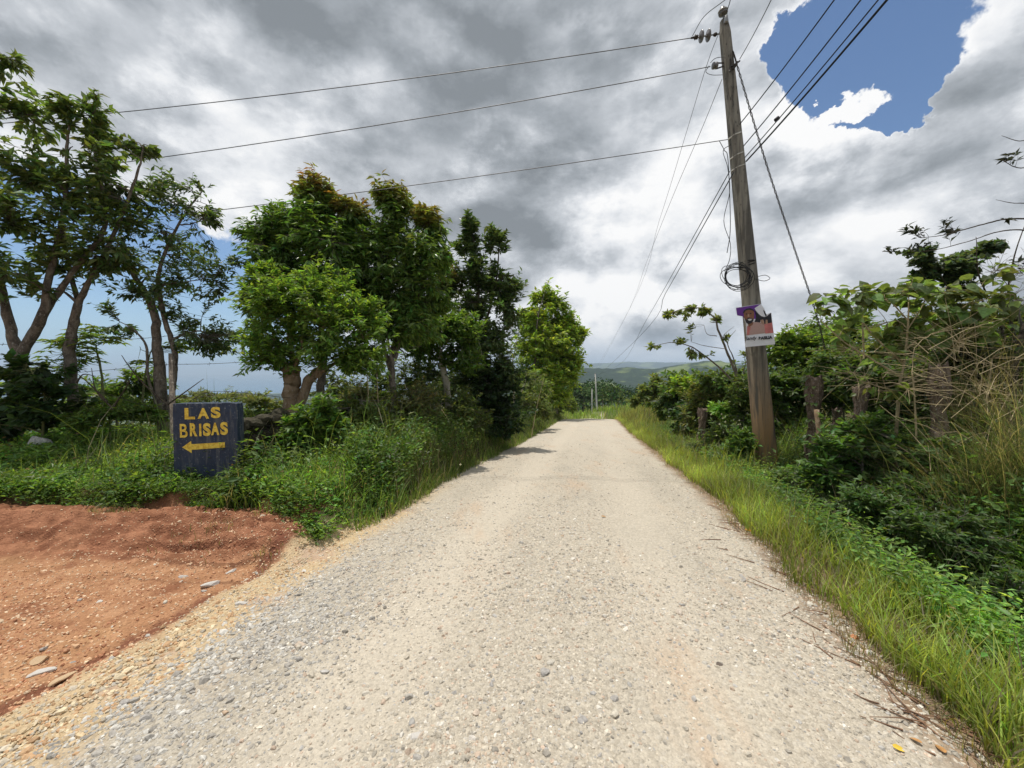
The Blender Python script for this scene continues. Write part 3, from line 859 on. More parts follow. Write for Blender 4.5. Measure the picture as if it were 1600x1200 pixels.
# ================================================================== vegetation of the left side
GREEN = (.050, .095, .020); DARKG = (.026, .055, .016); BRIGHT = (.10, .175, .028); OLIVE = (.085, .105, .03); YELG = (.16, .21, .04)
def PX(lst, y):
    return [tuple(P(a, b, y)) if len((a, b, *r)) == 2 else tuple(P(a, b, r[0])) for a, b, *r in lst]
def base_at(px, y, dz=-.08):
    return tuple(onground(px, y, dz))
def TR(base, y, lst, rad):
    return ([base_at(base, y)] + PX(lst, y), rad)

grow('broadleaf_tree', 'far left tree with a low forked pale trunk and large drooping leaves', 'tree',
     [TR(22, 6.66, [(26, 640), (30, 555)], [.095, .088, .088]),
      (PX([(30, 560), (8, 480), (-8, 400), (-30, 300), (-20, 200), (5, 110)], 6.53), [.075, .06, .045, .035, .02, .01]),
      (PX([(30, 560), (66, 495), (75, 440), (100, 330), (105, 230), (110, 170)], 6.53), [.08, .065, .045, .035, .02, .01]),
      (PX([(66, 495), (110, 430), (165, 350), (150, 250), (142, 170)], 6.66), [.05, .04, .03, .02, .01])],
     [blob(5, 110, 6.40, 42, 45, 26), blob(45, 175, 6.40, 35, 30, 14), blob(20, 260, 6.27, 60, 60, 40), blob(90, 275, 6.53, 60, 45, 36), blob(-40, 200, 6.40, 50, 90, 26),
      blob(128, 175, 6.66, 36, 34, 30), blob(150, 250, 6.66, 40, 40, 30), blob(50, 350, 6.27, 75, 45, 44), blob(20, 430, 6.14, 60, 35, 24), blob(140, 330, 6.66, 45, 45, 30),
      blob(-40, 400, 6.14, 40, 90, 20)],
     .115, M_BARK_GREY, M_GLOSS, single=300, tmpl=T_LEAF, nleaf=9, leafspan=.34, base=(.075, .12, .034), ratio=.42, clump=.45, limb_r=.018, shell=.45)
grow('broadleaf_tree', 'slim speckled trunk left of the blue sign, leaning slightly, ending in a leafy crown', 'tree',
     [TR(118, 6.84, [(112, 600), (110, 540), (122, 475)], [.085, .08, .075, .06]),
      (PX([(122, 475), (150, 420), (185, 350), (215, 270), (225, 225)], 6.84), [.05, .035, .028, .016, .008]),
      (PX([(122, 475), (105, 400), (95, 330)], 6.96), [.04, .03, .012])],
     [blob(212, 222, 6.84, 28, 22, 14), blob(180, 300, 6.84, 50, 45, 34), blob(120, 400, 6.96, 60, 45, 34), blob(190, 390, 6.96, 45, 45, 26), blob(70, 430, 6.84, 50, 30, 14)],
     .11, M_BARK_GREY, M_GLOSS, single=150, tmpl=T_LEAF, nleaf=9, leafspan=.34, base=(.065, .105, .032), ratio=.42, clump=.45, shell=.45)
grow('broadleaf_tree', 'many-stemmed tree directly behind the left edge of the blue sign, dark leaves', 'tree',
     [TR(252, 7.44, [(252, 620), (246, 540), (238, 480), (205, 420), (190, 370)], [.11, .095, .075, .06, .04, .02]),
      (PX([(262, 650), (272, 590), (272, 545), (255, 490), (250, 420), (285, 340), (315, 300)], 7.44), [.05, .045, .045, .04, .03, .02, .01]),
      (PX([(250, 650), (232, 590), (228, 540), (205, 510)], 7.32), [.03, .022, .02, .01])],
     [blob(300, 312, 7.44, 45, 35, 34), blob(335, 345, 7.44, 22, 22, 12), blob(240, 300, 7.44, 35, 35, 22), blob(235, 370, 7.44, 70, 45, 60), blob(300, 420, 7.44, 55, 45, 46), blob(240, 455, 7.44, 60, 35, 40),
      blob(330, 455, 7.44, 30, 30, 20), blob(345, 525, 7.56, 50, 28, 50), blob(300, 505, 7.56, 45, 30, 30), blob(185, 500, 7.32, 35, 25, 16), blob(368, 412, 7.56, 17, 12, 8)],
     .085, M_BARK_GREY, M_GLOSS, single=150, tmpl=T_LEAF, nleaf=9, leafspan=.26, base=(.055, .095, .032), ratio=.38, clump=.42)
grow('palmate_shrub', 'bright green shrub with palmate leaves behind the slim trunk', 'shrub',
     [TR(160, 7.4, [(160, 600), (150, 540)], [.03, .02, .012]), TR(215, 7.6, [(225, 600), (235, 550)], [.02, .015, .01])],
     [blob(150, 530, 7.4, 45, 30, 26), blob(120, 560, 7.2, 50, 35, 24), blob(240, 548, 7.6, 40, 22, 14), blob(60, 600, 7.2, 50, 40, 22)],
     .20, M_TWIG_GREEN, None, tmpl=T_LEAF, nleaf=7, base=(.10, .16, .035), palm=True, ratio=.24, droop=.15)
# papaya-like low plants and dark shrub under the far left tree
grow('bush', 'dark leafy bush at the foot of the far left tree', 'bush',
     [TR(60, 6.2, [(70, 620)], [.02, .012])], [blob(70, 625, 6.2, 60, 38, 60), blob(10, 640, 6.2, 40, 45, 36), blob(70, 580, 6.4, 45, 30, 22)],
     .10, M_TWIG_GREEN, None, nleaf=12, base=DARKG, ratio=.6)
grow('bush', 'bright weedy bush between the slim trunk and the blue sign', 'bush',
     [TR(170, 6.6, [(170, 640)], [.015, .01])], [blob(170, 642, 6.6, 50, 22, 70), blob(225, 640, 6.9, 30, 18, 30), blob(130, 660, 6.3, 30, 20, 20)],
     .075, M_TWIG_GREEN, None, nleaf=14, base=(.075, .13, .028), ratio=.34)
grow('bush', 'feathery grey-green bush seen over the top of the blue sign', 'bush',
     [TR(330, 8.8, [(335, 630)], [.02, .01])], [blob(345, 618, 8.8, 45, 12, 70), blob(300, 616, 9, 22, 12, 26), blob(390, 628, 8.6, 30, 10, 30)],
     .06, M_TWIG, None, nleaf=12, base=(.10, .13, .05), ratio=.25)
grow('bush', 'distant dark shrub silhouetted against the sea beyond the bank', 'bush',
     [TR(180, 14, [(185, 615)], [.03, .01])], [blob(160, 607, 14, 30, 8, 46), blob(215, 612, 14, 30, 8, 36), blob(130, 612, 14, 10, 12, 14)],
     .10, M_TWIG, None, nleaf=12, base=(.03, .06, .03), ratio=.35)

for (px, y, bl, lab, bs) in [
    (20, 9.5, [(10, 640, 60, 26, 80), (60, 650, 40, 20, 50)], 'hedge bush behind the far left forked trunk', (.05, .09, .022)),
    (130, 9.2, [(130, 645, 50, 22, 70), (90, 650, 34, 20, 40)], 'hedge bush behind the slim speckled trunk', (.07, .12, .026)),
    (250, 9.4, [(250, 640, 46, 20, 70), (215, 645, 40, 18, 50)], 'hedge bush behind the many-stemmed tree', (.06, .10, .024)),
    (340, 9.0, [(330, 650, 50, 22, 70), (380, 655, 36, 20, 50)], 'hedge bush behind the blue sign', (.065, .115, .026)),
    (425, 9.0, [(425, 650, 30, 26, 50), (410, 625, 24, 12, 20)], 'small pale bush between the mossy wall and the pollarded trunk', (.09, .12, .04)),
    (180, 8.6, [(180, 615, 44, 22, 70), (215, 600, 30, 20, 40)], 'leafy hedge bush between the slim trunk and the many-stemmed tree', (.07, .12, .028)),
    (395, 7.6, [(400, 690, 30, 30, 50), (420, 720, 30, 24, 50)], 'bush growing against the mossy wall right of the sign', (.05, .10, .022)),
    (600, 10.5, [(600, 600, 44, 36, 90), (650, 590, 40, 34, 80)], 'tall hedge bush behind the forked mango trunk', (.055, .085, .026)),
    (720, 12.5, [(720, 600, 36, 34, 80), (690, 610, 30, 30, 60)], 'tall hedge bush behind the leaning pale trunk', (.055, .085, .024)),
    (825, 20, [(825, 600, 26, 30, 80), (845, 620, 24, 22, 60)], 'bush between the white sapling and the bright yellow-green tree', (.08, .12, .028)),
    (530, 9.8, [(530, 620, 40, 38, 80), (580, 640, 34, 30, 60)], 'bush seen under the crowns between the two mango trees', (.06, .09, .026))]:
    grow('bush', lab, 'bush', [TR(px, y, [(px, bl[0][1])], [.02, .01])], [blob(a, b, y, c, d, e) for a, b, c, d, e in bl], .10, M_TWIG, None, nleaf=12, base=bs, ratio=.4, clump=.6)

# pollarded tree and its neighbours behind it
grow('pollarded_tree', 'thick tan pollarded trunk right of the sign, with dense bright shoots', 'tree',
     [TR(447, 6.73, [(450, 660), (457, 610), (455, 572)], [.15, .135, .13, .15]),
      (PX([(462, 655), (480, 600), (498, 580)], 6.78), [.09, .085, .08]),
      (PX([(455, 585), (430, 530), (415, 480)], 6.73), [.05, .03, .012]), (PX([(458, 580), (450, 500), (440, 430)], 6.73), [.05, .03, .01]),
      (PX([(495, 590), (510, 540), (530, 480)], 6.73), [.05, .03, .012]), (PX([(490, 590), (535, 560), (580, 540)], 6.73), [.04, .025, .012]),
      (PX([(460, 580), (480, 500), (485, 440)], 6.61), [.04, .025, .01])],
     [blob(450, 470, 6.50, 60, 45, 120), blob(430, 545, 6.50, 40, 35, 60), blob(500, 530, 6.50, 50, 45, 90), blob(555, 500, 6.61, 45, 40, 70), blob(565, 560, 6.61, 38, 28, 50),
      blob(500, 450, 6.73, 50, 40, 70), blob(410, 430, 6.73, 28, 26, 30), blob(400, 520, 6.84, 20, 45, 24)],
     .082, M_BARK_TAN, None, nleaf=12, leafspan=.30, base=(.082, .15, .026), ratio=.36, clump=.5, limb_r=.014, m_twig=M_TWIG_GREEN)
grow('mango_tree', 'tallest tree of the left hedge with reddish new leaves at its top', 'tree',
     [TR(498, 7.95, [(500, 620), (505, 560), (500, 480), (490, 380), (485, 300)], [.09, .08, .075, .06, .04, .015]),
      (PX([(505, 560), (450, 470), (430, 390)], 7.95), [.05, .035, .015])],
     [blob(492, 300, 7.95, 34, 36, 70, .9), blob(545, 335, 8.06, 28, 30, 50, .7), blob(455, 350, 7.95, 34, 32, 60), blob(415, 362, 7.95, 30, 26, 44), blob(505, 370, 7.84, 50, 40, 90),
      blob(440, 410, 7.84, 48, 38, 80), blob(400, 460, 7.95, 24, 30, 30), blob(500, 430, 7.95, 55, 40, 70), blob(550, 400, 8.06, 40, 45, 60)],
     .115, M_BARK_GREY, M_GLOSS, nleaf=12, leafspan=.28, base=(.070, .135, .028), ratio=.32, clump=.5, droop=.55, upw=.5, red=(.26, .12, .045))
grow('mango_tree', 'mango tree with twin reddish-tipped peaks right of the tallest tree, forked bare trunk below', 'tree',
     [TR(622, 8.53, [(618, 640), (612, 585), (615, 540), (640, 480), (650, 400)], [.075, .07, .065, .06, .04, .02]),
      (PX([(612, 585), (598, 530), (600, 470), (610, 380), (618, 320)], 8.53), [.05, .05, .04, .03, .012]),
      (PX([(618, 560), (630, 510), (665, 440)], 8.42), [.045, .04, .015]), (PX([(614, 575), (606, 520), (620, 470)], 8.32), [.03, .028, .015])],
     [blob(615, 315, 8.53, 28, 32, 50, .55), blob(668, 350, 8.53, 26, 26, 46, .6), blob(605, 370, 8.42, 40, 36, 70), blob(655, 400, 8.42, 42, 36, 80), blob(590, 430, 8.42, 42, 40, 70),
      blob(640, 450, 8.42, 48, 36, 80), blob(600, 490, 8.53, 40, 26, 44), blob(672, 470, 8.64, 30, 26, 36), blob(570, 470, 8.4, 30, 40, 60), blob(640, 510, 8.5, 44, 30, 60), blob(690, 400, 8.53, 14, 30, 20)],
     .13, M_BARK_GREY, M_GLOSS, nleaf=12, leafspan=.30, base=(.072, .13, .026), ratio=.30, clump=.5, droop=.7, upw=.5, red=(.24, .15, .05))
grow('small_tree', 'small tree with a leaning pale trunk and round green crown', 'tree',
     [TR(704, 10.2, [(700, 620), (692, 575), (688, 545)], [.11, .09, .085, .07])],
     [blob(690, 512, 10.2, 42, 30, 100), blob(665, 545, 10.2, 36, 26, 50), blob(730, 520, 10.2, 32, 34, 60), blob(650, 500, 10.3, 22, 22, 26), blob(720, 565, 10.3, 34, 24, 36)],
     .11, M_BARK_PALE, None, nleaf=12, leafspan=.35, base=(.060, .115, .022), ratio=.36, clump=.5)
grow('slender_tree', 'slender dark upright tree with sparse top right of the mangoes', 'tree',
     [TR(762, 11.5, [(762, 600), (752, 520), (745, 430), (738, 350)], [.10, .08, .06, .04, .012]),
      (PX([(755, 520), (775, 440), (780, 375)], 11.5), [.04, .03, .01])],
     [blob(736, 355, 11.5, 16, 22, 26), blob(775, 372, 11.5, 18, 24, 28), blob(722, 385, 11.5, 18, 20, 22), blob(745, 420, 11.5, 38, 28, 54), blob(785, 440, 11.5, 32, 26, 50), blob(750, 475, 11.5, 44, 30, 60),
      blob(795, 480, 11.5, 18, 28, 26), blob(760, 530, 11.5, 46, 34, 80), blob(735, 580, 11.5, 36, 34, 50), blob(785, 575, 11.5, 28, 32, 46), blob(705, 440, 11.8, 24, 30, 36, .5)],
     .13, M_BARK_DARK, M_GLOSS, nleaf=10, leafspan=.4, base=(.050, .085, .028), ratio=.38, clump=.4, upw=.6)
grow('pale_green_tree', 'bright yellow-green tree at the far end of the left hedge', 'tree',
     [TR(868, 30.00, [(864, 600), (862, 550), (862, 500)], [.16, .13, .10, .06]), TR(838, 28.50, [(836, 570), (840, 500), (850, 460)], [.08, .06, .05, .02])],
     [blob(850, 540, 29.5, 42, 34, 260), blob(880, 512, 30, 28, 24, 90), blob(835, 498, 30, 28, 24, 80), blob(862, 472, 30, 22, 22, 40), blob(842, 460, 30, 14, 14, 16), blob(888, 570, 30, 24, 38, 120), blob(907, 518, 30, 14, 8, 16), blob(838, 592, 29, 38, 30, 120), blob(860, 610, 29, 30, 26, 90)],
     .26, M_BARK_GREY, None, nleaf=12, leafspan=.7, base=(.135, .205, .030), ratio=.4, clump=.5, limb_r=.012)
grow('bare_sapling', 'thin white forked sapling with hardly any leaves near the far left hedge', 'tree',
     [TR(806, 16.10, [(802, 600), (800, 572), (808, 530)], [.045, .04, .03, .012]), (PX([(801, 595), (785, 572), (780, 560)], 16.10), [.025, .015, .006]), (PX([(812, 620), (822, 590), (818, 570)], 16.45), [.02, .012, .006])],
     [blob(806, 545, 16.10, 12, 12, 8)], .10, M_BARK_PALE, None, nleaf=4, base=GREEN)
grow('ivy_bush', 'almost black-green bush swallowed by creepers below the slender tree', 'bush',
     [TR(772, 11.6, [(772, 620)], [.04, .02])], [blob(770, 600, 11.5, 40, 34, 120), blob(775, 645, 11.4, 42, 36, 140), blob(745, 640, 11.4, 26, 30, 60)],
     .10, M_TWIG, None, nleaf=12, base=(.020, .042, .014), ratio=.7, clump=.6, tmpl=T_LEAF)
for (px, y, bl, lab, bs, lf, rt) in [
    (480, 5.6, [(470, 665, 30, 28, 50), (500, 700, 34, 34, 70), (455, 715, 36, 28, 60), (520, 650, 28, 34, 50)], 'bush of broad glossy leaves around the foot of the pollarded trunk', (.06, .12, .022), .085, .55),
    (560, 6.6, [(560, 640, 40, 34, 70), (580, 680, 40, 30, 70), (540, 700, 40, 30, 60)], 'tangled bush left of the forked trunk in the hedge', (.055, .085, .024), .085, .35),
    (640, 8.4, [(640, 630, 40, 30, 90), (610, 655, 34, 30, 60), (560, 620, 30, 26, 50), (665, 655, 26, 24, 40)], 'straggly brown-green bush between the forked and the leaning trunk', (.08, .095, .038), .09, .28),
    (715, 9.6, [(715, 635, 36, 30, 80), (670, 625, 24, 24, 40), (700, 670, 36, 22, 50), (740, 670, 24, 20, 30)], 'low bush with thin stems at the foot of the leaning pale trunk', (.06, .09, .025), .09, .33),
    (820, 18, [(820, 625, 24, 22, 60), (800, 640, 24, 18, 40), (840, 640, 22, 18, 40)], 'round olive bush beside the thin white sapling', (.07, .10, .028), .12, .35),
    (868, 31, [(860, 625, 24, 20, 60), (880, 628, 14, 16, 40)], 'bush under the bright yellow-green tree', (.06, .09, .025), .15, .38),
    (888, 38, [(888, 630, 10, 12, 40), (896, 632, 6, 10, 20)], 'last small bush of the left hedge before the road crest', (.09, .14, .03), .2, .38)]:
    grow('bush', lab, 'bush', [TR(px, y, [(px, bl[0][1])], [.02, .01])], [blob(a, b, y, c, d, e) for a, b, c, d, e in bl], lf, M_TWIG, None, nleaf=12, base=bs, ratio=rt, clump=.55)

# dry stalks standing in the hedge
k = 0
for (a, b, c, d, y) in [(655, 690, 632, 600, 8.6), (672, 690, 648, 610, 8.4), (600, 650, 588, 560, 7.6), (690, 700, 672, 620, 9.2), (560, 650, 572, 565, 7.2), (830, 640, 850, 590, 16), (712, 690, 690, 640, 9)]:
    tb = Tubes(); p0 = np.array(base_at(a, y)); p1 = np.array(P(c, d, y)); md = (p0 + p1) / 2 + rng.normal(0, .05, 3)
    tb.add(spline([p0, md, p1], 4), np.linspace(.016, .006, 9), 6)
    o = tb.build('dry_stalk', M_TWIG_TAN)
    tag(o, ['thickest pale stalk leaning left just right of the forked trunk', 'second pale stalk beside the thickest one in the hedge', 'upright pale stalk left of the forked mango trunk', 'thin stalk leaning left beside the leaning pale trunk',
            'upright stalk right of the pollarded trunk under its shoots', 'stalk leaning right beside the white sapling', 'short stalk at the foot of the leaning pale trunk'][k], 'stalk', 'dry stalks in the left hedge'); k += 1
# dead fallen branches under the sign tree
tb = Tubes()
for pts in [[(262, 632), (225, 600), (200, 570), (190, 555)], [(262, 632), (290, 612), (318, 592)], [(178, 640), (150, 610), (143, 575)], [(175, 640), (200, 600), (210, 575)], [(168, 628), (140, 600), (122, 585)], [(120, 598), (130, 585), (150, 588)]]:
    tb.add(spline(PX(pts, 6.3), 4), np.linspace(.014, .004, (len(pts) - 1) * 4 + 1), 6)
tag(tb.build('dead_branch', M_BARK_DARK), 'bare dark dead branches poking out of the weeds left of the sign', 'branch')

# ------------------------------------------------------------------ sign block with its lettering
def paint_mat():
    m, n = mat('sign_navy_paint')
    o = n.new('ShaderNodeTexCoord').outputs['Object']
    a = n.noise(o, 3.5, 6, .7); b = n.noise(o, 38, 4, .6); st = n.noise(n.vmath('MULTIPLY', o, Vector((16, 16, 1.6))), 1.0, 5, .6)
    c = n.ramp(a, [(.3, (.013, .024, .050)), (.55, (.026, .042, .076)), (.75, (.060, .070, .085))])
    c = n.mix(n.mapr(b, .60, .70, 0, .65), c, (.30, .32, .33))
    c = n.mix(n.mapr(st, .50, .66, 0, .55), c, (.14, .15, .15))
    z = n.xyz(o)[2]
    c = n.mix(n.math('MULTIPLY', n.mapr(z, .42, .10), n.mapr(a, .42, .6)), c, (.20, .17, .13))
    finish(n, c, .6, n.math('ADD', b, a), .5, .01, .35); return m
M_NAVY = paint_mat()
def yellow_mat():
    m, n = mat('yellow_lettering')
    o = n.new('ShaderNodeNewGeometry').outputs['Position']
    a = n.noise(o, 22, 6, .75)
    c = n.mix(n.mapr(a, .42, .62), (.80, .62, .10), (.56, .36, .04))
    c = n.mix(n.mapr(n.noise(o, 55, 5, .75), .60, .68, 0, .7), c, (.16, .14, .07))
    finish(n, c, .6, a, .3, .003, .3); return m
M_YEL = yellow_mat()
M_MOSS = bark('mossy_stone', (.030, .030, .018), (.075, .065, .045), (.13, .12, .09), 7)

sl_ = P(272, 745, 4.95); sr_ = P(373, 745, 5.02)
sroot = empty('road_sign', ((sl_.x + sr_.x) / 2, 4.98, gz((sl_.x + sr_.x) / 2, 4.98)), 'navy blue concrete block painted with yellow LAS BRISAS and an arrow pointing left', 'sign')
A = P(270, 700, 4.95); B = P(371, 700, 5.03); topz = P(320, 630, 4.99).z; botz = gz(A.x, 5) - .25
ex = Vector((B.x - A.x, B.y - A.y, 0)); W = ex.length; ex.normalize(); ny = Vector((ex.y, -ex.x, 0))   # ny towards the viewer
org = Vector((A.x, A.y, botz)); H = topz - botz
import bmesh
def slab(w_, h_, th, name, m_, mtx, chips=True):
    bm = bmesh.new(); bmesh.ops.create_cube(bm, size=1)
    for v in bm.verts: v.co = Vector(((v.co.x + .5) * w_, (v.co.y + .5) * th, (v.co.z + .5) * h_))
    bmesh.ops.subdivide_edges(bm, edges=bm.edges[:], cuts=10, use_grid_fill=True)
    for v in bm.verts:
        e = sum((min(v.co.x, w_ - v.co.x) < .002, min(v.co.y, th - v.co.y) < .002, min(v.co.z, h_ - v.co.z) < .002))
        if e >= 2: v.co += Vector((.5 - (v.co.x > w_ / 2), .5 - (v.co.y > th / 2), .5 - (v.co.z > h_ / 2))) * random.uniform(.008, .03) * (1.6 if e == 3 else 1)
        else: v.co += Vector((0, random.uniform(-.002, .002), 0))
    me = bpy.data.meshes.new(name); bm.to_mesh(me); bm.free(); me.materials.append(m_)
    for p_ in me.polygons: p_.use_smooth = False
    o = bpy.data.objects.new(name, me); COL.objects.link(o); o.matrix_world = mtx; return o
mtx = Matrix(((ex.x, -ny.x, 0, org.x), (ex.y, -ny.y, 0, org.y), (0, 0, 1, org.z), (0, 0, 0, 1)))
o = slab(W, H, .17, 'block', M_NAVY, mtx)
o.parent = sroot; o.matrix_parent_inverse = Matrix.Translation(sroot.location).inverted()
def text_mesh(txt, name, m_, h_, w_, place, parent, bold=.03, shear=0.0, ext=.002):
    if txt == 'B': bold = .015
    cu = bpy.data.curves.new(name, 'FONT'); cu.body = txt; cu.size = 1; cu.offset = bold; cu.shear = shear; cu.extrude = 0
    to = bpy.data.objects.new(name, cu); COL.objects.link(to)
    bpy.context.view_layer.update()
    me = bpy.data.meshes.new_from_object(to.evaluated_get(bpy.context.evaluated_depsgraph_get()))
    bpy.data.objects.remove(to)
    co = np.array([v.co for v in me.vertices]); mn = co.min(0); mxx = co.max(0)
    for v in me.vertices:
        v.co = Vector(((v.co.x - mn[0]) / (mxx[0] - mn[0]) * w_, (v.co.y - mn[1]) / (mxx[1] - mn[1]) * h_, 0))
    me.materials.clear(); me.materials.append(m_)
    o = bpy.data.objects.new(name, me); COL.objects.link(o)
    o.parent = parent; o.matrix_parent_inverse = Matrix.Translation(parent.location).inverted()
    o.matrix_basis = place
    return o
kx = W / 101.0                                  # metres per photograph pixel on the face
def face(px, py, off=.006, rot=0.0):
    q = org + ex * ((px - 270) * kx) + Vector((0, 0, topz - botz - (py - 630) * kx)) + ny * off
    m4 = Matrix(((ex.x, 0, ny.x, q.x), (ex.y, 0, ny.y, q.y), (0, 1, 0, q.z), (0, 0, 0, 1)))
    return m4 @ Matrix.Rotation(rot, 4, 'Z')
# letters one by one, hand painted: each its own size
for ch, x0, x1, y0, y1 in [('L', 290, 306, 638, 657), ('A', 310, 328, 638, 656), ('S', 331, 346, 636, 655)]:
    text_mesh(ch, 'letter', M_YEL, (y1 - y0) * kx, (x1 - x0) * kx, face(x0, y1 + random.uniform(-.3, .3)), sroot, .045)
for ch, x0, x1, y0, y1 in [('B', 282, 294, 664, 687), ('R', 297.5, 309, 663, 685), ('I', 312, 315.5, 664, 685), ('S', 318, 330, 663, 685), ('A', 330.5, 343.5, 663, 684), ('S', 345, 357, 662, 684)]:
    text_mesh(ch, 'letter', M_YEL, (y1 - y0) * kx, (x1 - x0) * kx, face(x0, y1 + random.uniform(-.3, .3)), sroot, .05)
arr = [(285, 703.5), (299, 693), (299.5, 698.5), (351.5, 696), (352, 705), (299.5, 708), (299.5, 713.5)]
fm = face(270, 630)
Va = [fm @ Vector(((a - 270) * kx, -(b - 630) * kx, 0)) for a, b in arr]
o = adopt(mesh_obj('arrow', [tuple(v) for v in Va], [(0, 1, 2, 5, 6)[::-1], (2, 3, 4, 5)[::-1]], M_YEL), sroot)

# mossy wall stub behind the sign
wr = empty('mossy_wall', tuple(onground(400, 5.4)), 'dark moss-covered rubble wall running right from behind the blue sign', 'wall')
p0 = P(374, 700, 5.25); p1 = P(446, 700, 5.95)
for r_i in range(4):
    nst = 6
    for j in range(nst):
        t_ = (j + .5 * (r_i % 2)) / nst
        q = p0.lerp(p1, min(t_, 1)); zz = gz(q.x, q.y) + .08 + r_i * .20
        me = prot[random.randrange(12)].copy() if False else prot[random.randrange(12)]
        o = bpy.data.objects.new('wall_stone', me); COL.objects.link(o)
        if len(o.material_slots): o.material_slots[0].link = 'OBJECT'; o.material_slots[0].material = M_MOSS
        o.parent = wr; o.matrix_parent_inverse = Matrix.Translation(wr.location).inverted()
        o.location = (q.x + random.uniform(-.03, .03), q.y + random.uniform(-.04, .04), zz)
        o.scale = (.16, .16, .17 + random.uniform(-.02, .02)); o.rotation_euler = (random.uniform(-.2, .2), random.uniform(-.2, .2), random.uniform(0, 6))
# pale weathered stone in the weeds at the far left
me = prot[3].copy(); me.materials.clear(); me.materials.append(bark('white_weathered', (.48, .47, .45), (.72, .70, .67), (.12, .12, .09), 22))
o = bpy.data.objects.new('boulder', me); COL.objects.link(o); q = P(62, 690, 6.1); o.location = (q.x, q.y, q.z - .03); o.scale = (.14, .12, .28); o.rotation_euler = (.1, .2, .4)
tag(o, 'pointed whitish rock standing in the weeds near the far left trunk', 'boulder')

# ------------------------------------------------------------------ weeds and grass
def plant_protos(h, leaf, nl, ratio, tmpl, spread, tone, lay):
    out = []
    for k in range(8):
        L = Leaves(tmpl); lean = rng.normal(0, .25, 2)
        f = (np.arange(nl) + rng.uniform(0, 1, nl)) / nl; hh = h * rng.uniform(.8, 1.25)
        pos = np.stack([lean[0] * f * hh + rng.normal(0, spread, nl) * f, lean[1] * f * hh + rng.normal(0, spread, nl) * f, hh * f], -1)
        a = rng.uniform(0, 6.283, nl); d = np.stack([np.cos(a), np.sin(a), rng.normal(.25, .35, nl)], -1)
        nv = np.stack([rng.normal(0, lay, nl), rng.normal(0, lay, nl), np.ones(nl)], -1)
        ll = leaf * np.exp(rng.normal(0, .3, nl)); c = np.ones((nl, 3)) * np.exp(rng.normal(0, tone, (nl, 1))) * (.85 + .4 * f)[:, None]
        L.add(pos, d, nv, ll, ll * ratio, c)
        o = L.build('weed_plant', M_LEAF_I); COL.objects.unlink(o); out.append(o)
    return out
def weeds(name, label, pts, h, leaf, nl, base, ratio=.4, tmpl=T_LEAF2, spread=.09, tone=.3, lay=.5):
    x, y = pts; N = len(x); z = ground(x, y)
    sc_ = np.exp(rng.normal(0, .28, N)) * np.clip(1 + 1.0 * fbm(x * 1.1, y * 1.1, 2, 60), .5, 1.35)
    sc_ = np.clip(sc_, .4, 1.35)
    infront = (x > sl_.x - .12) & (x < sr_.x + .10) & (y > 4.2) & (y < 5.12)
    sc_ = np.where(infront, np.minimum(sc_, np.where(x < sl_.x + .3, .95, .55)) * min(1, .2 / h), sc_)
    pc = leafcols(N, base, .18) * (1 + .9 * fbm(x * .8, y * .8, 3, 61))[:, None]
    o = scatter(name, np.stack([x, y, z - .01], -1), np.stack([rng.normal(0, .15, N), rng.normal(0, .15, N), rng.uniform(0, 6.283, N)], -1), sc_, rng.integers(0, 8, N), np.clip(pc, .004, .6), plant_protos(h, leaf, nl, ratio, tmpl, spread, tone, lay))
    return tag(o, label, None, None, 'stuff')
def blades(name, label, pts, length, width, base, lean=.55, tan=.15, dirv=None, K=4, mtl=None, zoff=0, dry=(.22, .195, .135)):
    x, y = pts; N = len(x); z = ground(x, y) + zoff
    a = rng.uniform(0, 6.283, N)
    hd = np.stack([np.cos(a), np.sin(a)], -1) * rng.uniform(.1, 1, (N, 1)) * lean
    if dirv is not None: hd = hd + np.array(dirv)
    l = length * np.exp(rng.normal(0, .3, N))
    l = np.where((x > sl_.x - .12) & (x < sr_.x + .10) & (y > 4.0) & (y < 5.12), np.minimum(l, .11), l)
    ts = np.linspace(0, 1, K)
    P0 = np.stack([x, y, z], -1)
    ctr = P0[:, None] + np.concatenate([hd[:, None] * (ts[None, :, None] ** 1.8) * l[:, None, None], (ts - .38 * (np.linalg.norm(hd, axis=1)[:, None]) * ts ** 2.4)[:, :, None] * l[:, None, None]], -1)
    sd = nrm(np.stack([-hd[:, 1] + rng.normal(0, .3, N), hd[:, 0] + rng.normal(0, .3, N), np.zeros(N)], -1))
    wd_ = width * (1 - ts ** 1.6) * .5
    wd_[0] = width * .35
    Lv = ctr[:, :-1] - sd[:, None] * wd_[None, :-1, None]; Rv = ctr[:, :-1] + sd[:, None] * wd_[None, :-1, None]
    V = np.concatenate([Lv, Rv, ctr[:, -1:]], 1)        # K-1, K-1, 1
    k = K - 1; T = []
    for j in range(k - 1): T += [(j, k + j, k + j + 1), (j, k + j + 1, j + 1)]
    T.append((k - 1, 2 * k - 1, 2 * k))
    T = np.array(T)
    FF = (T[None] + (np.arange(N) * (2 * k + 1))[:, None, None]).reshape(-1, 3)
    c = leafcols(N, base, .25, .12) * (1 + .8 * fbm(x * .9, y * .9, 3, 63))[:, None]
    isdry = rng.uniform(0, 1, N) < tan
    c = np.where(isdry[:, None], np.array(dry) * np.exp(rng.normal(0, .25, (N, 1))), c)
    o = mesh_obj(name, V.reshape(-1, 3), FF, mtl or M_GRASS, col=np.repeat(np.clip(c, .004, .7), 2 * k + 1, 0))
    return tag(o, label, None, None, 'stuff')
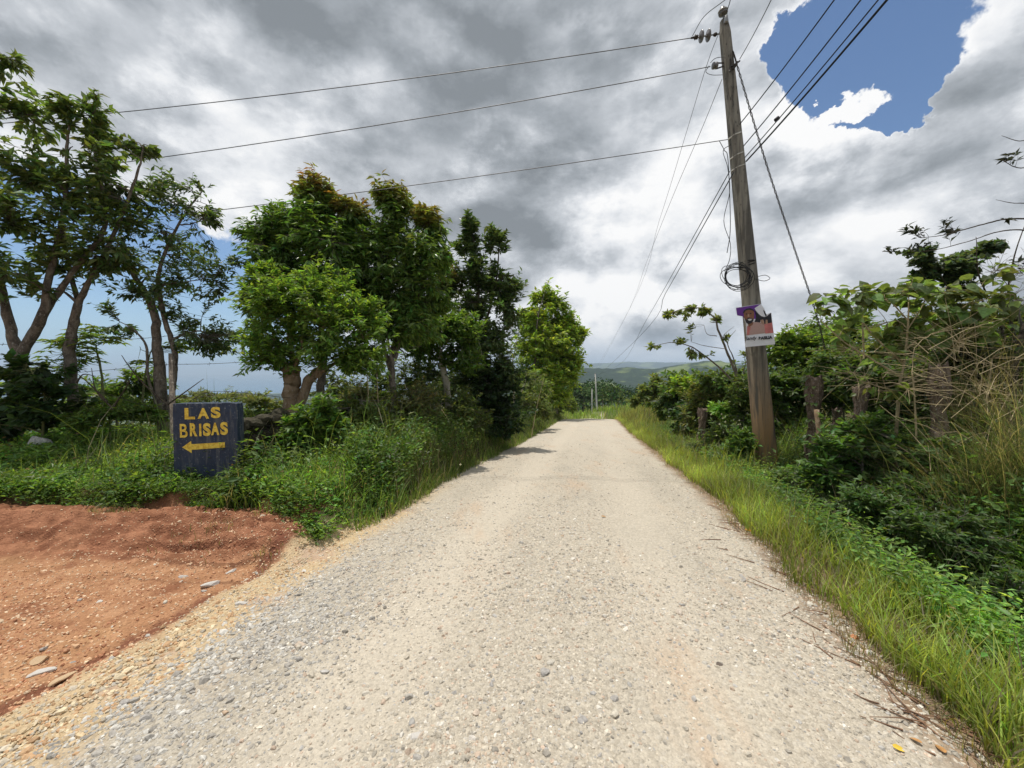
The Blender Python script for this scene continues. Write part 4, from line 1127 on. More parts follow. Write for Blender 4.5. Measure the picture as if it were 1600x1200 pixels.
def pts_uv(N, urange, yrange, accept=None, power=1.6):
    """points in road coordinates, denser where near"""
    X_, Y_ = [], []; got = 0
    while got < N:
        y = yrange[0] * (yrange[1] / yrange[0]) ** rng.uniform(0, 1, N)
        u = rng.uniform(*urange, N); x = u + roadc(y)
        keep = np.abs(x / y) < 1.35
        keep &= rng.uniform(0, 1, N) < (y / yrange[0]) ** (power - 1.6 + 0.0) if power != 1.6 else True
        if accept is not None: keep &= accept(x, y, u)
        X_.append(x[keep]); Y_.append(y[keep]); got += keep.sum()
    return np.concatenate(X_)[:N], np.concatenate(Y_)[:N]

def ybank(x): return np.interp(x, [-9, -3, -2.3, -1.9], [4.75, 4.6, 4.15, 3.9]) + .12 * fbm(x * 1.7, x * 0, 3, 5)
def lacc(x, y, u):
    yb = ybank(x); e = .2 * vnoise(x * 3, y * 3, 9)
    return (y > yb + .0 + e) & (u < -2.2 + e * .8)
N = 19000
xx = rng.uniform(-11.5, -1.6, N * 4); yy = 4.2 * (9.5 / 4.2) ** rng.uniform(0, 1, N * 4)
uu = xx - roadc(yy); kk = lacc(xx, yy, uu) & (np.abs(xx / yy) < 1.4)
weeds('weeds', 'thick leafy green weeds covering the bank in front of the blue sign', (xx[kk][:N], yy[kk][:N]), .17, .050, 14, (.070, .135, .027), .42)
xx = rng.uniform(-8.5, -1.8, 9000); yy = ybank(xx) + np.abs(rng.normal(0, .14, 9000)) - .05; kk = (xx - roadc(yy) < -2.25)
weeds('weeds', 'weeds hanging over the lip of the red cut bank', (xx[kk][:3600], yy[kk][:3600]), .09, .042, 10, (.085, .16, .03), .38)
xx = rng.uniform(-9, -2, 4000); yy = rng.uniform(4.4, 7.5, 4000); kk = lacc(xx, yy, xx - roadc(yy))
blades('grass', 'grass blades mixed into the weeds of the left bank', (xx[kk], yy[kk]), .22, .008, (.10, .18, .04), .7, .08)
xx = rng.uniform(-9, -2, 3000); yy = rng.uniform(4.4, 8, 3000); kk = lacc(xx, yy, xx - roadc(yy)) & (fbm(xx * 1.4, yy * 1.4, 2, 91) > .05)
weeds('weeds', 'yellowish taller sprigs among the weeds of the left bank', (xx[kk], yy[kk]), .30, .032, 14, (.12, .17, .035), .30)
xx = rng.uniform(-9, 6.5, 9000); yy = rng.uniform(2.0, 9, 9000); uu = xx - roadc(yy); kk = (lacc(xx, yy, uu) | (uu > 2.6)) & (fbm(xx * 1.9, yy * 1.9, 2, 92) > .08)
weeds('dead_leaves', 'brown withered leaves and seed heads caught among the weeds', (xx[kk][:1500], yy[kk][:1500]), .26, .030, 9, (.13, .085, .04), .35)
# big-leaf weeds near the sign
xx = rng.uniform(-4.2, -2.4, 500); yy = rng.uniform(4.5, 5.6, 500); kk = lacc(xx, yy, xx - roadc(yy)) & ((xx < -4.4) | (xx > -3.3) | (yy > 5.3))
weeds('weeds', 'broader-leaved weeds round the foot of the sign', (xx[kk][:260], yy[kk][:260]), .22, .065, 9, (.05, .11, .022), .5, T_LEAF)
# left verge grass
pt = pts_uv(15000, (-4.0, -1.98), (4.4, 34), lambda x, y, u: (u < -2.05 + .25 * vnoise(x * 2, y * 2, 12)) & (rng.uniform(0, 1, len(x)) < .45 + .8 * (fbm(x * 1.3, y * 1.3, 2, 44) + .3)))
blades('grass', 'rough grass along the left edge of the road', pt, .30, .012, (.080, .135, .030), .75, .14)
pt = pts_uv(11000, (-3.2, -1.9), (4.2, 34), lambda x, y, u: (u < -2.0 + .25 * vnoise(x * 2, y * 2, 12)))
blades('grass', 'short tufts where the left verge meets the gravel', pt, .13, .011, (.11, .17, .04), .9, .16)
pt = pts_uv(6500, (-5.2, -2.3), (4.8, 36), lambda x, y, u: rng.uniform(0, 1, len(x)) < .8)
weeds('weeds', 'leafy undergrowth below the left hedge', pt, .40, .048, 16, (.055, .10, .024), .42)
pt = pts_uv(5000, (-6.5, -2.6), (5, 26))
blades('grass', 'long arching grass under the left hedge', pt, .62, .013, (.065, .105, .028), .75, .12)

# ================================================================== right side
def racc(x, y, u): return u > 2.12 + .22 * vnoise(x * 2.2, y * 2.2, 17)
pt = pts_uv(21000, (2.0, 2.80), (1.5, 32), lambda x, y, u: racc(x, y, u) & (rng.uniform(0, 1, len(x)) < np.clip(1.25 - .55 * np.abs(u - 2.4) / .4, .2, 1) * (.35 + 1.3 * (fbm(x * 1.6, y * 1.6, 2, 71) + .32))))
blades('grass', 'bright green grass along the right edge of the road', pt, .22, .009, (.185, .255, .055), .8, .14)
pt = pts_uv(5500, (1.95, 2.5), (1.5, 32), lambda x, y, u: u > 2.0 + .2 * vnoise(x * 2.2, y * 2.2, 17))
blades('grass', 'thin dry grass and stubble where the right verge meets the gravel', pt, .10, .005, (.16, .17, .06), 1.0, .55)
pt = pts_uv(3600, (2.4, 3.3), (6.5, 34), None)
blades('grass', 'yellow-green long grass on the right verge further up the road', pt, .42, .013, (.15, .19, .045), .7, .22)
pt = pts_uv(17000, (2.7, 6.5), (1.7, 22), lambda x, y, u: rng.uniform(0, 1, len(x)) < np.where((u > 2.9) & (u < 3.8) & (y < 4.6), .22, 1.0))
weeds('weeds', 'dark leafy weeds filling the ditch and bank on the right', pt, .22, .036, 18, (.060, .118, .024), .42)
pt = pts_uv(6000, (3.6, 7.5), (2.6, 18), None)
pt = pts_uv(2600, (2.9, 5.5), (2.2, 12), lambda x, y, u: fbm(x * 1.3, y * 1.3, 2, 93) > .03)
weeds('weeds', 'light green feathery sprigs scattered through the ditch weeds', pt, .34, .030, 16, (.10, .16, .035), .3)
pt = pts_uv(6000, (3.6, 7.5), (2.6, 18), None)
weeds('weeds', 'taller weeds on the bank behind the ditch', pt, .42, .050, 18, (.045, .092, .020), .45)
pt = pts_uv(2600, (3.1, 4.6), (2.6, 9), None)
blades('grass', 'long thin grass leaning over the ditch', pt, .55, .006, (.09, .13, .045), .8, .3)
# mound and far verge
pt = pts_uv(9000, (2.4, 11), (20, 62), None)
blades('grass', 'tall grass on the mound right of the road crest', pt, .7, .03, (.13, .165, .045), .6, .25, dry=(.28, .26, .12))
pt = pts_uv(4500, (-9, -2.4), (22, 60), None)
blades('grass', 'tall grass left of the road crest', pt, .6, .03, (.11, .17, .04), .6, .15)
xx = rng.uniform(-2, 26, 4500); yy = rng.uniform(62, 105, 4500)
blades('grass', 'grass on the slope beyond the road crest', (xx, yy), 1.1, .12, (.12, .19, .04), .6, .1)

R_BUSH = [
    ('bush', 'shaded bush leaning over the ditch below the dry grass clump', 1500, 3.5, [(1500, 830, 50, 40, 110), (1440, 830, 36, 30, 50)], (.045, .085, .022), .05, .42),
    ('bush', 'lowest shaded bush over the ditch at the right edge', 1580, 3.0, [(1580, 930, 46, 44, 90), (1540, 960, 30, 30, 40)], (.045, .09, .022), .048, .42),
    ('bush', 'leafy bush over the ditch straight below the big-leaved shrub', 1400, 4.2, [(1400, 800, 44, 34, 90), (1350, 790, 36, 26, 50)], (.05, .10, .024), .052, .42),
    ('bush', 'ditch-side bush just right of the pole foot', 1270, 5.6, [(1270, 760, 40, 24, 70), (1230, 745, 28, 18, 40)], (.055, .105, .026), .06, .42),
    ('bush', 'pale green bush tangled with stems left of the right-edge thicket', 1500, 5.9, [(1500, 570, 50, 44, 90), (1460, 600, 40, 40, 60)], (.085, .12, .045), .07, .40),
    ('bush', 'leafy bush in front of the slim peeling stump', 1350, 5.4, [(1350, 680, 40, 34, 70), (1310, 700, 34, 26, 40)], (.055, .11, .024), .07, .5),
    ('bush', 'vine-draped bush around the foot of the shaggy stump', 1455, 4.9, [(1430, 700, 40, 34, 60), (1500, 690, 40, 44, 60)], (.055, .10, .026), .07, .5),
    ('bush', 'rounded green bush rising behind the guy cable foot', 1290, 10.5, [(1290, 530, 40, 34, 110), (1330, 520, 34, 28, 70)], (.07, .12, .028), .10, .48),
    ('bush', 'hedge bush far left of the pole, filling below the sparse tree', 1150, 11.0, [(1150, 600, 34, 26, 80), (1120, 595, 30, 18, 50)], (.06, .10, .026), .11, .42),
    ('bush', 'bushy growth crowding the left foot of the pole', 1165, 7.4, [(1160, 700, 24, 34, 60), (1140, 720, 30, 20, 50)], (.06, .115, .024), .075, .42),
    ('bush', 'large dull green bush behind the big-leaved shrub', 1430, 7.6, [(1430, 540, 60, 50, 120), (1370, 560, 44, 40, 70), (1480, 540, 50, 44, 80)], (.055, .085, .026), .10, .45),
    ('bush', 'olive hedge bush at the far right behind the bare thicket', 1570, 7.0, [(1560, 530, 60, 46, 110), (1600, 500, 40, 40, 60), (1520, 590, 50, 40, 60)], (.055, .08, .026), .09, .42),
    ('bush', 'bush filling the hedge between the guy cable and the big-leaved shrub', 1320, 8.2, [(1320, 560, 40, 36, 90), (1330, 610, 44, 34, 80)], (.06, .105, .024), .085, .45),
    ('bush', 'low bush right behind the foot of the pole', 1215, 8.6, [(1215, 610, 26, 34, 70), (1215, 660, 34, 26, 60)], (.055, .10, .024), .085, .42),
    ('bush', 'dark rounded bush at the right of the road before the crest', 1062, 15.0, [(1060, 612, 32, 26, 100), (1045, 635, 28, 22, 50), (1085, 640, 28, 26, 60)], (.045, .08, .02), .15, .45),
    ('bush', 'lime-green bush top above the dark rounded bush', 1072, 14.2, [(1074, 600, 24, 13, 60)], (.12, .20, .03), .14, .4),
    ('bush', 'small pale bush nearest the crest on the right verge', 1008, 26, [(1015, 615, 16, 12, 60), (1030, 600, 14, 12, 50), (995, 625, 14, 8, 30)], (.085, .12, .035), .2, .4),
    ('bush', 'mixed bush with brown dead leaves left of the sparse tree', 1115, 11.5, [(1112, 622, 36, 24, 90), (1100, 655, 32, 28, 70), (1130, 660, 30, 30, 60)], (.075, .10, .03), .12, .4),
    ('bush', 'black-green bush just right of the verge mound', 1085, 13.2, [(1082, 655, 26, 26, 90), (1070, 675, 22, 20, 50)], (.030, .060, .018), .12, .5),
    ('bush', 'bright leafy patch low in the hedge left of the pole', 1140, 9.4, [(1135, 640, 20, 14, 50), (1150, 655, 16, 18, 40)], (.09, .18, .03), .12, .42),
    ('bush', 'tangled bush immediately left of the pole', 1160, 8.6, [(1160, 625, 28, 34, 80), (1150, 680, 40, 28, 80), (1115, 700, 36, 22, 60)], (.055, .09, .025), .09, .36),
    ('bush', 'bright small-leaved bush rising directly right of the poster', 1235, 9.6, [(1235, 560, 38, 32, 170), (1262, 535, 28, 22, 70), (1225, 530, 18, 18, 40), (1285, 560, 34, 32, 90)], (.085, .145, .026), .09, .5),
    ('bush', 'darker bush behind the leaning stick and the first stump', 1260, 8.8, [(1250, 610, 44, 36, 120), (1300, 610, 40, 34, 90), (1235, 655, 30, 26, 50)], (.045, .080, .02), .09, .45),
    ('bush', 'dense bush between the second and third stump', 1400, 6.6, [(1400, 630, 52, 40, 120), (1350, 590, 44, 34, 70), (1430, 590, 40, 34, 60), (1400, 680, 46, 30, 60)], (.042, .078, .02), .085, .45),
    ('bush', 'broad bush rising behind the dry grass at the right edge', 1560, 5.6, [(1560, 610, 50, 60, 110), (1520, 560, 44, 36, 60), (1600, 560, 40, 60, 60), (1500, 640, 40, 40, 50), (1580, 700, 50, 40, 60)], (.045, .078, .022), .085, .42),
    ('bush', 'glossy low bush on the near side of the first stump', 1290, 5.6, [(1290, 740, 46, 24, 70), (1340, 720, 36, 24, 50), (1250, 752, 32, 18, 36)], (.055, .115, .024), .085, .5),
    ('bush', 'weedy bush hanging over the ditch in front of the third stump', 1440, 4.4, [(1440, 770, 56, 28, 90), (1380, 790, 44, 22, 60), (1500, 800, 50, 30, 70)], (.042, .092, .020), .06, .42),
    ('bush', 'fern-like bush at the right edge above the ditch', 1560, 3.6, [(1560, 850, 46, 30, 70), (1520, 890, 40, 22, 50), (1590, 920, 30, 30, 40)], (.050, .11, .024), .065, .3)]
for nm, lab, px, y, bl, bs, lf, rt in R_BUSH:
    grow(nm, lab, 'bush', [TR(px, y, [(px, bl[0][1])], [.022, .01])], [blob(a, b, y, c, d, e) for a, b, c, d, e in bl], lf, M_TWIG, None, nleaf=12, base=bs, ratio=rt, clump=.55)

grow('sparse_tree', 'thin half-bare tree arching left across the sky beside the pole', 'tree',
     [TR(1162, 9.0, [(1160, 640), (1155, 600), (1140, 560), (1122, 515), (1117, 498), (1095, 482), (1062, 484), (1035, 496)], [.05, .045, .035, .026, .02, .016, .013, .009, .005]),
      (PX([(1158, 612), (1130, 580), (1100, 555), (1078, 541), (1050, 535), (1020, 541)], 9.0), [.03, .02, .016, .012, .008, .004]),
      (PX([(1156, 600), (1146, 560), (1137, 535), (1150, 515)], 9.0), [.016, .012, .009, .003]),
      (PX([(1137, 537), (1130, 525), (1147, 510)], 9.0), [.01, .006, .003]),
      (PX([(1120, 525), (1105, 522), (1100, 508)], 9.0), [.009, .006, .003]),
      (PX([(1160, 590), (1166, 565), (1178, 540)], 9.0), [.012, .008, .004]),
      (PX([(1132, 545), (1100, 540), (1080, 534)], 9.0), [.008, .006, .003])],
     [blob(1040, 493, 9, 12, 6, 16), blob(1060, 486, 9, 12, 7, 16), blob(1080, 480, 9, 16, 8, 26), blob(1103, 488, 9, 14, 9, 22), blob(1118, 500, 9, 10, 10, 14), blob(1075, 502, 9, 8, 12, 12), blob(1028, 540, 9, 12, 6, 14), blob(1055, 534, 9, 14, 6, 14),
      blob(1078, 552, 9, 10, 12, 18), blob(1100, 556, 9, 12, 8, 8), blob(1170, 552, 9, 10, 10, 12), blob(1132, 528, 9, 6, 6, 5)],
     .085, M_BARK_GREY, None, nleaf=8, leafspan=.14, base=(.085, .12, .035), ratio=.42, limbs=0, m_twig=M_TWIG, twig_r=.0028)

# big-leaf shrub: large leaves are single objects
grow('large_leaf_shrub', 'shrub with pale candelabra branches and big heart-shaped leaves right of the pole', 'shrub',
     [TR(1402, 5.3, [(1404, 620), (1412, 570), (1418, 520), (1420, 470)], [.021, .019, .016, .012, .007]),
      (PX([(1410, 590), (1360, 560), (1320, 535), (1290, 508), (1282, 500)], 5.2), [.014, .012, .010, .007, .004]),
      (PX([(1413, 568), (1370, 530), (1345, 500), (1310, 455)], 5.3), [.013, .011, .008, .004]),
      (PX([(1350, 560), (1348, 510), (1346, 465)], 5.4), [.011, .009, .005]),
      (PX([(1416, 545), (1460, 510), (1490, 490), (1520, 470)], 5.3), [.012, .010, .007, .004]),
      (PX([(1404, 600), (1460, 575), (1500, 540), (1540, 510)], 5.1), [.013, .011, .008, .004]),
      (PX([(1402, 612), (1370, 603), (1345, 595)], 5.1), [.011, .008, .005]),
      (PX([(1405, 605), (1450, 590), (1530, 560)], 5.0), [.011, .009, .004]),
      (PX([(1418, 500), (1390, 470), (1372, 462)], 5.3), [.009, .006, .003]), (PX([(1418, 515), (1440, 480), (1450, 455)], 5.3), [.009, .007, .003])],
     [blob(1300, 478, 5.2, 17, 20, 10), blob(1318, 508, 5.2, 20, 16, 8), blob(1350, 470, 5.3, 20, 18, 9), blob(1385, 456, 5.3, 28, 13, 12), blob(1425, 452, 5.3, 28, 12, 12), blob(1465, 468, 5.3, 30, 16, 14), blob(1500, 484, 5.3, 28, 16, 12),
      blob(1440, 505, 5.4, 34, 22, 16), blob(1390, 515, 5.5, 30, 24, 12), blob(1480, 525, 5.4, 32, 24, 14), blob(1370, 560, 5.5, 30, 24, 8), blob(1540, 470, 5.2, 24, 18, 8), blob(1390, 610, 5.1, 20, 12, 5), blob(1560, 430, 5.2, 22, 14, 5), blob(1580, 465, 5.2, 16, 16, 5)],
     .135, M_TWIG_TAN, None, single=300, tmpl=T_BROAD, nleaf=2, leafspan=.08, base=(.072, .108, .036), ratio=.80, limbs=1, m_twig=M_TWIG_TAN, droop=.6, tone=.35, clump=1.0, shell=.33)
grow('creeper', 'grey-green creeper mass draped on twigs above the large-leaved shrub', 'vine',
     [(PX([(1560, 560, 5.9), (1540, 480, 5.9), (1500, 420, 5.8), (1440, 395, 5.8)], 5.8), [.014, .012, .008, .005])],
     [blob(1440, 398, 5.8, 26, 14, 50), blob(1470, 418, 5.8, 30, 18, 70), blob(1500, 428, 5.8, 26, 24, 70), blob(1500, 402, 5.8, 22, 10, 26), blob(1540, 392, 5.8, 22, 12, 24), blob(1560, 385, 5.8, 10, 12, 10), blob(1450, 420, 5.8, 14, 16, 20), blob(1490, 460, 5.8, 14, 14, 16)],
     .055, M_TWIG, None, nleaf=9, leafspan=.12, base=(.045, .075, .035), ratio=.85, tmpl=T_LEAF, limbs=1)
grow('dark_twig_tree', 'bare grey thorny tree at the right edge with thin arching boughs and few dark leaves', 'tree',
     [([base_at(1592, 5.4)] + PX([(1580, 600), (1592, 540), (1620, 480), (1680, 380), (1690, 300)], 5.3), [.06, .05, .042, .035, .02, .01]),
      (PX([(1700, 400), (1640, 350), (1580, 342), (1530, 352), (1480, 366), (1440, 372)], 5.0), [.016, .012, .009, .007, .005, .003]),
      (PX([(1640, 372), (1600, 360), (1560, 362), (1510, 378), (1450, 392), (1380, 393)], 5.2), [.012, .009, .007, .005, .004, .002]),
      (PX([(1680, 320), (1630, 265), (1590, 262), (1565, 250)], 5.0), [.010, .007, .005, .003]),
      (PX([(1680, 260), (1620, 222), (1590, 220), (1565, 212)], 5.0), [.008, .006, .004, .002]),
      (PX([(1690, 360), (1620, 322), (1580, 317), (1556, 312)], 5.0), [.008, .006, .004, .002]),
      (PX([(1585, 580), (1560, 500), (1530, 430), (1525, 370)], 5.5), [.02, .012, .008, .003]),
      (PX([(1590, 550), (1575, 470), (1585, 400), (1610, 330)], 5.6), [.02, .012, .008, .003]),
      (PX([(1590, 560), (1540, 520), (1500, 480), (1470, 430)], 5.6), [.016, .010, .007, .003])],
     [blob(1415, 355, 5.1, 8, 5, 5), blob(1432, 362, 5.1, 10, 8, 8), blob(1475, 348, 5.1, 8, 6, 6), blob(1490, 362, 5.1, 12, 6, 8), blob(1430, 385, 5.1, 12, 6, 9), blob(1395, 390, 5.2, 10, 4, 6), blob(1585, 242, 5.0, 14, 8, 8), blob(1576, 342, 5, 6, 4, 3), blob(1590, 420, 5.5, 16, 18, 10)],
     .075, M_BARK_DARK, M_GLOSS, nleaf=4, leafspan=.10, base=(.022, .03, .022), ratio=.34, limbs=0, tmpl=T_LEAF, twig_r=.0022)
# bare twig tangle of the same corner
grow('thorn_thicket', 'leafless grey twig thicket in front of the right-edge trees', 'shrub',
     [TR(1570, 5.6, [(1560, 560), (1555, 500)], [.018, .014, .008]), TR(1600, 5.5, [(1600, 560), (1590, 470)], [.018, .014, .008])],
     [blob(1560, 480, 5.5, 50, 55, 110), blob(1590, 420, 5.5, 34, 44, 60), blob(1530, 440, 5.6, 34, 34, 40), blob(1590, 540, 5.4, 36, 40, 60), blob(1520, 540, 5.4, 40, 34, 50)],
     .05, M_TWIG, None, nleaf=2, base=(.06, .075, .035), ratio=.4, bare=.72, limbs=5, twig_r=.0028, clump=.9)

grow('dry_thicket', 'tangle of pale leafless stems over the hedge around the shaggy stump', 'shrub',
     [TR(1440, 4.9, [(1430, 640), (1425, 580)], [.012, .010, .006]), TR(1530, 4.8, [(1540, 640), (1550, 560)], [.012, .010, .006])],
     [blob(1400, 610, 4.9, 70, 50, 90), blob(1530, 600, 4.8, 60, 70, 130), blob(1470, 540, 5.0, 60, 40, 60), blob(1340, 560, 5.0, 40, 36, 30), blob(1560, 700, 4.5, 50, 60, 90)],
     .04, M_TWIG_TAN, None, nleaf=2, base=(.09, .10, .04), ratio=.4, bare=.8, limbs=5, twig_r=.0028, clump=.9)

# stumps used as live fence posts, with creepers
def stump(px, y, top, w_, label, leaves=0, lean=0.0):
    b = base_at(px, y); tp = P(px + lean, top, y)
    t = empty('stump', Vector(b), label, 'stump', 'cut stumps serving as fence posts on the right')
    n_ = 14; pts = np.linspace(np.array(b), np.array(tp), n_)
    pts[:, :2] += np.cumsum(rng.normal(0, .006, (n_, 2)), 0)
    V = []; S = 14
    ph = rng.uniform(0, 6, 5)
    for i in range(n_):
        for j in range(S):
            a = 2 * math.pi * j / S
            r = w_ * (1.1 - .12 * i / n_) * (1 + .16 * math.sin(3 * a + ph[0] + i * .35) + .10 * math.sin(5 * a + ph[1] - i * .5) + rng.normal(0, .05)) * (1 + .22 * math.sin(i * .9 + ph[2]) * (i > 2))
            dz = (rng.uniform(-.05, .07) if i == n_ - 1 else 0)
            V.append(pts[i] + np.array([math.cos(a) * r, math.sin(a) * r, dz]))
    Fq = [(i * S + j, i * S + (j + 1) % S, (i + 1) * S + (j + 1) % S, (i + 1) * S + j) for i in range(n_ - 1) for j in range(S)]
    V.append(pts[-1] - np.array([0, 0, .04])); c_ = len(V) - 1
    Fq += [((n_ - 1) * S + j, (n_ - 1) * S + (j + 1) % S, c_) for j in range(S)]
    adopt(mesh_obj('trunk', V, Fq, M_STUMP), t)
    if leaves:
        L = Leaves(T_BROAD); k = rng.integers(0, n_, leaves); a = rng.uniform(0, 6.283, leaves)
        d = np.stack([np.cos(a), np.sin(a), np.full(leaves, -.6)], -1)
        pos = pts[k] + np.stack([np.cos(a), np.sin(a), np.zeros(leaves)], -1) * (w_ * 1.1)
        ll = rng.uniform(.06, .12, leaves)
        L.add(pos, d, np.stack([np.cos(a), np.sin(a), np.full(leaves, .8)], -1) + rng.normal(0, .3, (leaves, 3)), ll, ll * .8, leafcols(leaves, (.075, .12, .03)))
        o = adopt(L.build('creeper', M_LEAF), t); o['kind'] = 'stuff'
    return t
stump(1276, 6.6, 590, .10, 'broken-topped stump nearest the pole, half hidden by round creeper leaves', 70)
stump(1345, 6.0, 604, .085, 'slim peeling stump between the pole-side stump and the tan branches', 14)
stump(1470, 4.9, 572, .085, 'thick shaggy stump beside the dry grass at the right', 16, -2)
stump(1098, 10.6, 640, .10, 'short brown stump hung with dead leaves left of the pole', 10)
stump(1306, 6.9, 640, .07, 'thin brown stump right of the broken-topped one', 6)
tb = Tubes(); tb.add(spline([base_at(1284, 6.0), P(1281, 700, 6.0), P(1276, 640, 6.1)], 5), np.full(11, .035), 8)
tag(tb.build('leaning_post', M_BARK_TAN), 'yellowish straight stick leaning against the broken-topped stump', 'post')

# tall dry grass clump at the right edge
def clump(px, y, n, length, width, label, dirv, base, tan, spread=.25, lean=.9, zoff=0, K=6):
    c = P(px, 600, y); x = rng.normal(c.x, spread, n); yy_ = rng.normal(y, spread * .7, n)
    return blades('tall_grass', label, (x, yy_), length, width, base, lean, tan, dirv, K, None, zoff)
o = clump(1600, 3.9, 900, 1.10, .007, '', (-.45, -.12), (.075, .105, .045), .42, .32)
del o['kind']; tag(o, 'large arching clump of long half-dry grass at the right edge', 'grass clump')
o = clump(1500, 4.0, 520, .85, .006, '', (-.30, -.10), (.075, .115, .045), .30, .28)
del o['kind']; tag(o, 'thinner grass clump in front of the thick shaggy stump', 'grass clump')
o = clump(1232, 7.6, 300, .75, .010, '', (.0, -.1), (.10, .16, .05), .15, .22)
del o['kind']; tag(o, 'green grass tuft standing right behind the pole foot', 'grass clump')
o = clump(1545, 4.9, 500, 1.3, .006, '', (-.05, -.10), (.13, .12, .075), .85, .16, .5)
del o['kind']; tag(o, 'upright straw-coloured grass hanging under the bare thicket', 'grass clump')
# dead hanging stalks
tb = Tubes()
for i in range(70):
    p0 = P(random.uniform(1440, 1600), random.uniform(540, 800), random.uniform(3.9, 4.6)); a = random.uniform(.2, 2.9); l = random.uniform(.25, .7)
    dv = Vector((math.cos(a), random.uniform(-.3, .3), math.sin(a) * .8)).normalized() * l
    tb.add(np.array([p0, p0 + dv * .5 + Vector((0, 0, .03)), p0 + dv + Vector((0, 0, -.03))]), [.0035, .003, .0015], 4)
o = tb.build('straw', M_TWIG_TAN); tag(o, 'criss-crossing pale dry stems caught in the right hedge', 'dry stems'); 
xx = rng.uniform(-6.5, -2.1, 2600); yy = ybank(xx) - np.abs(rng.normal(0, .35, 2600)); kk = (xx - roadc(yy) < -2.3) & (fbm(xx * 2, yy * 2, 2, 95) > .10)
blades('grass', 'sparse creeping grass on the red cut bank', (xx[kk][:500], yy[kk][:500]), .07, .006, (.11, .14, .04), 1.0, .4)
# broad leaves at right edge
grow('broad_leaf_plant', 'plant with a few big bright leaves entering from the right edge above the ditch', 'plant',
     [TR(1625, 3.3, [(1622, 930)], [.01, .006])], [blob(1604, 915, 3.2, 18, 22, 7)], .13, M_TWIG_GREEN, None, tmpl=T_BROAD, nleaf=3, base=(.13, .22, .04), ratio=.5, limbs=0)

# litter on the right edge
M_DLEAF = simple('dead_leaf', (.42, .22, .08), .7, scale=30)
M_OLEAF = simple('orange_leaf', (.75, .26, .03), .6, scale=30)
def litter(px, py, s, m_, label, rot=0.0, name='fallen_leaf'):
    q = ray(px, py); 
    for t in np.arange(1.0, 12, .01):
        pt = Vector((0, 0, CAMZ)) + q * t
        if pt.z < gz(pt.x, pt.y) + .01: break
    T, Fl = T_BROAD; V = T * np.array([s, s * .55, s * .5])
    o = mesh_obj(name, V, Fl, m_); o.location = pt + Vector((0, 0, .012)); o.rotation_euler = (.1, .15, rot)
    tag(o, label, 'leaf')
litter(1165, 830, .11, M_OLEAF, 'bright orange fallen leaf at the right edge of the road by the grass', .2)
litter(1395, 1170, .055, simple('yellow_leaf', (.70, .48, .06), .6), 'yellow fallen leaf among twigs at the bottom right', -.3)
litter(1440, 1165, .045, M_DLEAF, 'orange brown curled leaf right of the yellow one at the bottom', 2.0)
litter(1475, 1180, .06, M_DLEAF, 'dark reddish strip of bark at the bottom right corner', 1.2)
litter(1300, 930, .06, M_DLEAF, 'brown fallen leaf lying at the grass edge above the orange stone', 1.0)
litter(940, 808, .06, M_DLEAF, 'brown leaf or twig lying alone mid road', .1)
tb = Tubes()
for i in range(80):
    y_ = 1.55 * (5 / 1.55) ** random.uniform(0, 1); u_ = random.gauss(2.1, .13); x_ = u_ + float(roadc(y_)); a = random.gauss(2.2, .6); l = random.uniform(.05, .28)
    p0 = np.array([x_, y_, gz(x_, y_) + .012]); x2, y2 = x_ + math.cos(a) * l, y_ + math.sin(a) * l; p1 = np.array([x2, y2, gz(x2, y2) + .014])
    tb.add(spline([p0, (p0 + p1) / 2 + rng.normal(0, .012, 3) * np.array([1, 1, .4]), p1], 3), np.linspace(.0045, .002, 7), 4)
o = tb.build('twig_litter', simple('twig_brown', (.20, .115, .07), .85)); tag(o, 'brown dry twigs and bark strips strewn along the right road edge', kind='stuff')
# tiny white flowers
def flowers(n, bx, label):
    L = Leaves(T_LEAF2); pos = []
    for i in range(n):
        p = P(random.uniform(bx[0], bx[1]), random.uniform(bx[2], bx[3]), random.uniform(bx[4], bx[5])); pos.append(tuple(p))
    pos = np.array(pos)
    for k in range(4):
        d = np.tile(np.array([math.cos(k * 1.57), .1, math.sin(k * 1.57)]), (n, 1)) + rng.normal(0, .1, (n, 3))
        L.add(pos, d, np.tile([0, -1., .3], (n, 1)), np.full(n, .022), np.full(n, .014), np.full((n, 3), .62))
    o = L.build('flowers', M_LEAF); tag(o, label, kind='stuff')
flowers(16, (1110, 1170, 640, 690, 8.0, 8.4), 'tiny white flowers in the hedge left of the pole')
flowers(12, (560, 760, 660, 780, 6.2, 6.6), 'tiny white flowers in the left verge')

# ------------------------------------------------------------------ utility pole
def pole_mat():
    m, n = mat('pole_concrete')
    o = n.new('ShaderNodeNewGeometry').outputs['Position']
    z = n.xyz(o)[2]
    st = n.noise(n.vmath('MULTIPLY', o, Vector((14, 14, .9))), 1.0, 6, .65)
    a = n.noise(o, 6, 6, .7)
    c = n.mix(n.mapr(st, .38, .62), (.12, .11, .095), (.29, .265, .22))
    c = n.mix(n.mapr(a, .55, .72, 0, .6), c, (.085, .08, .07))
    c = n.mix(n.math('MULTIPLY', n.mapr(z, 2.3, .1), n.mapr(st, .30, .58)), c, (.33, .20, .10))
    pit = n.math('MULTIPLY', n.mapr(n.noise(n.vmath('MULTIPLY', o, Vector((26, 26, 9))), 1.0, 4, .7), .60, .66), n.mapr(z, 3.5, 5.5))
    c = n.mix(n.math('MULTIPLY', pit, .8), c, (.03, .028, .025))
    finish(n, c, .9, n.math('SUBTRACT', n.math('ADD', a, st), n.math('MULTIPLY', pit, .8)), .5, .02, .15); return m
M_POLE = pole_mat()
PB = onground(1202, 7.5, -.25); PB = P(1203, 742, 7.5); PB.z = gz(PB.x, 7.5) - .3
PT = P(1131, 32, 7.5)
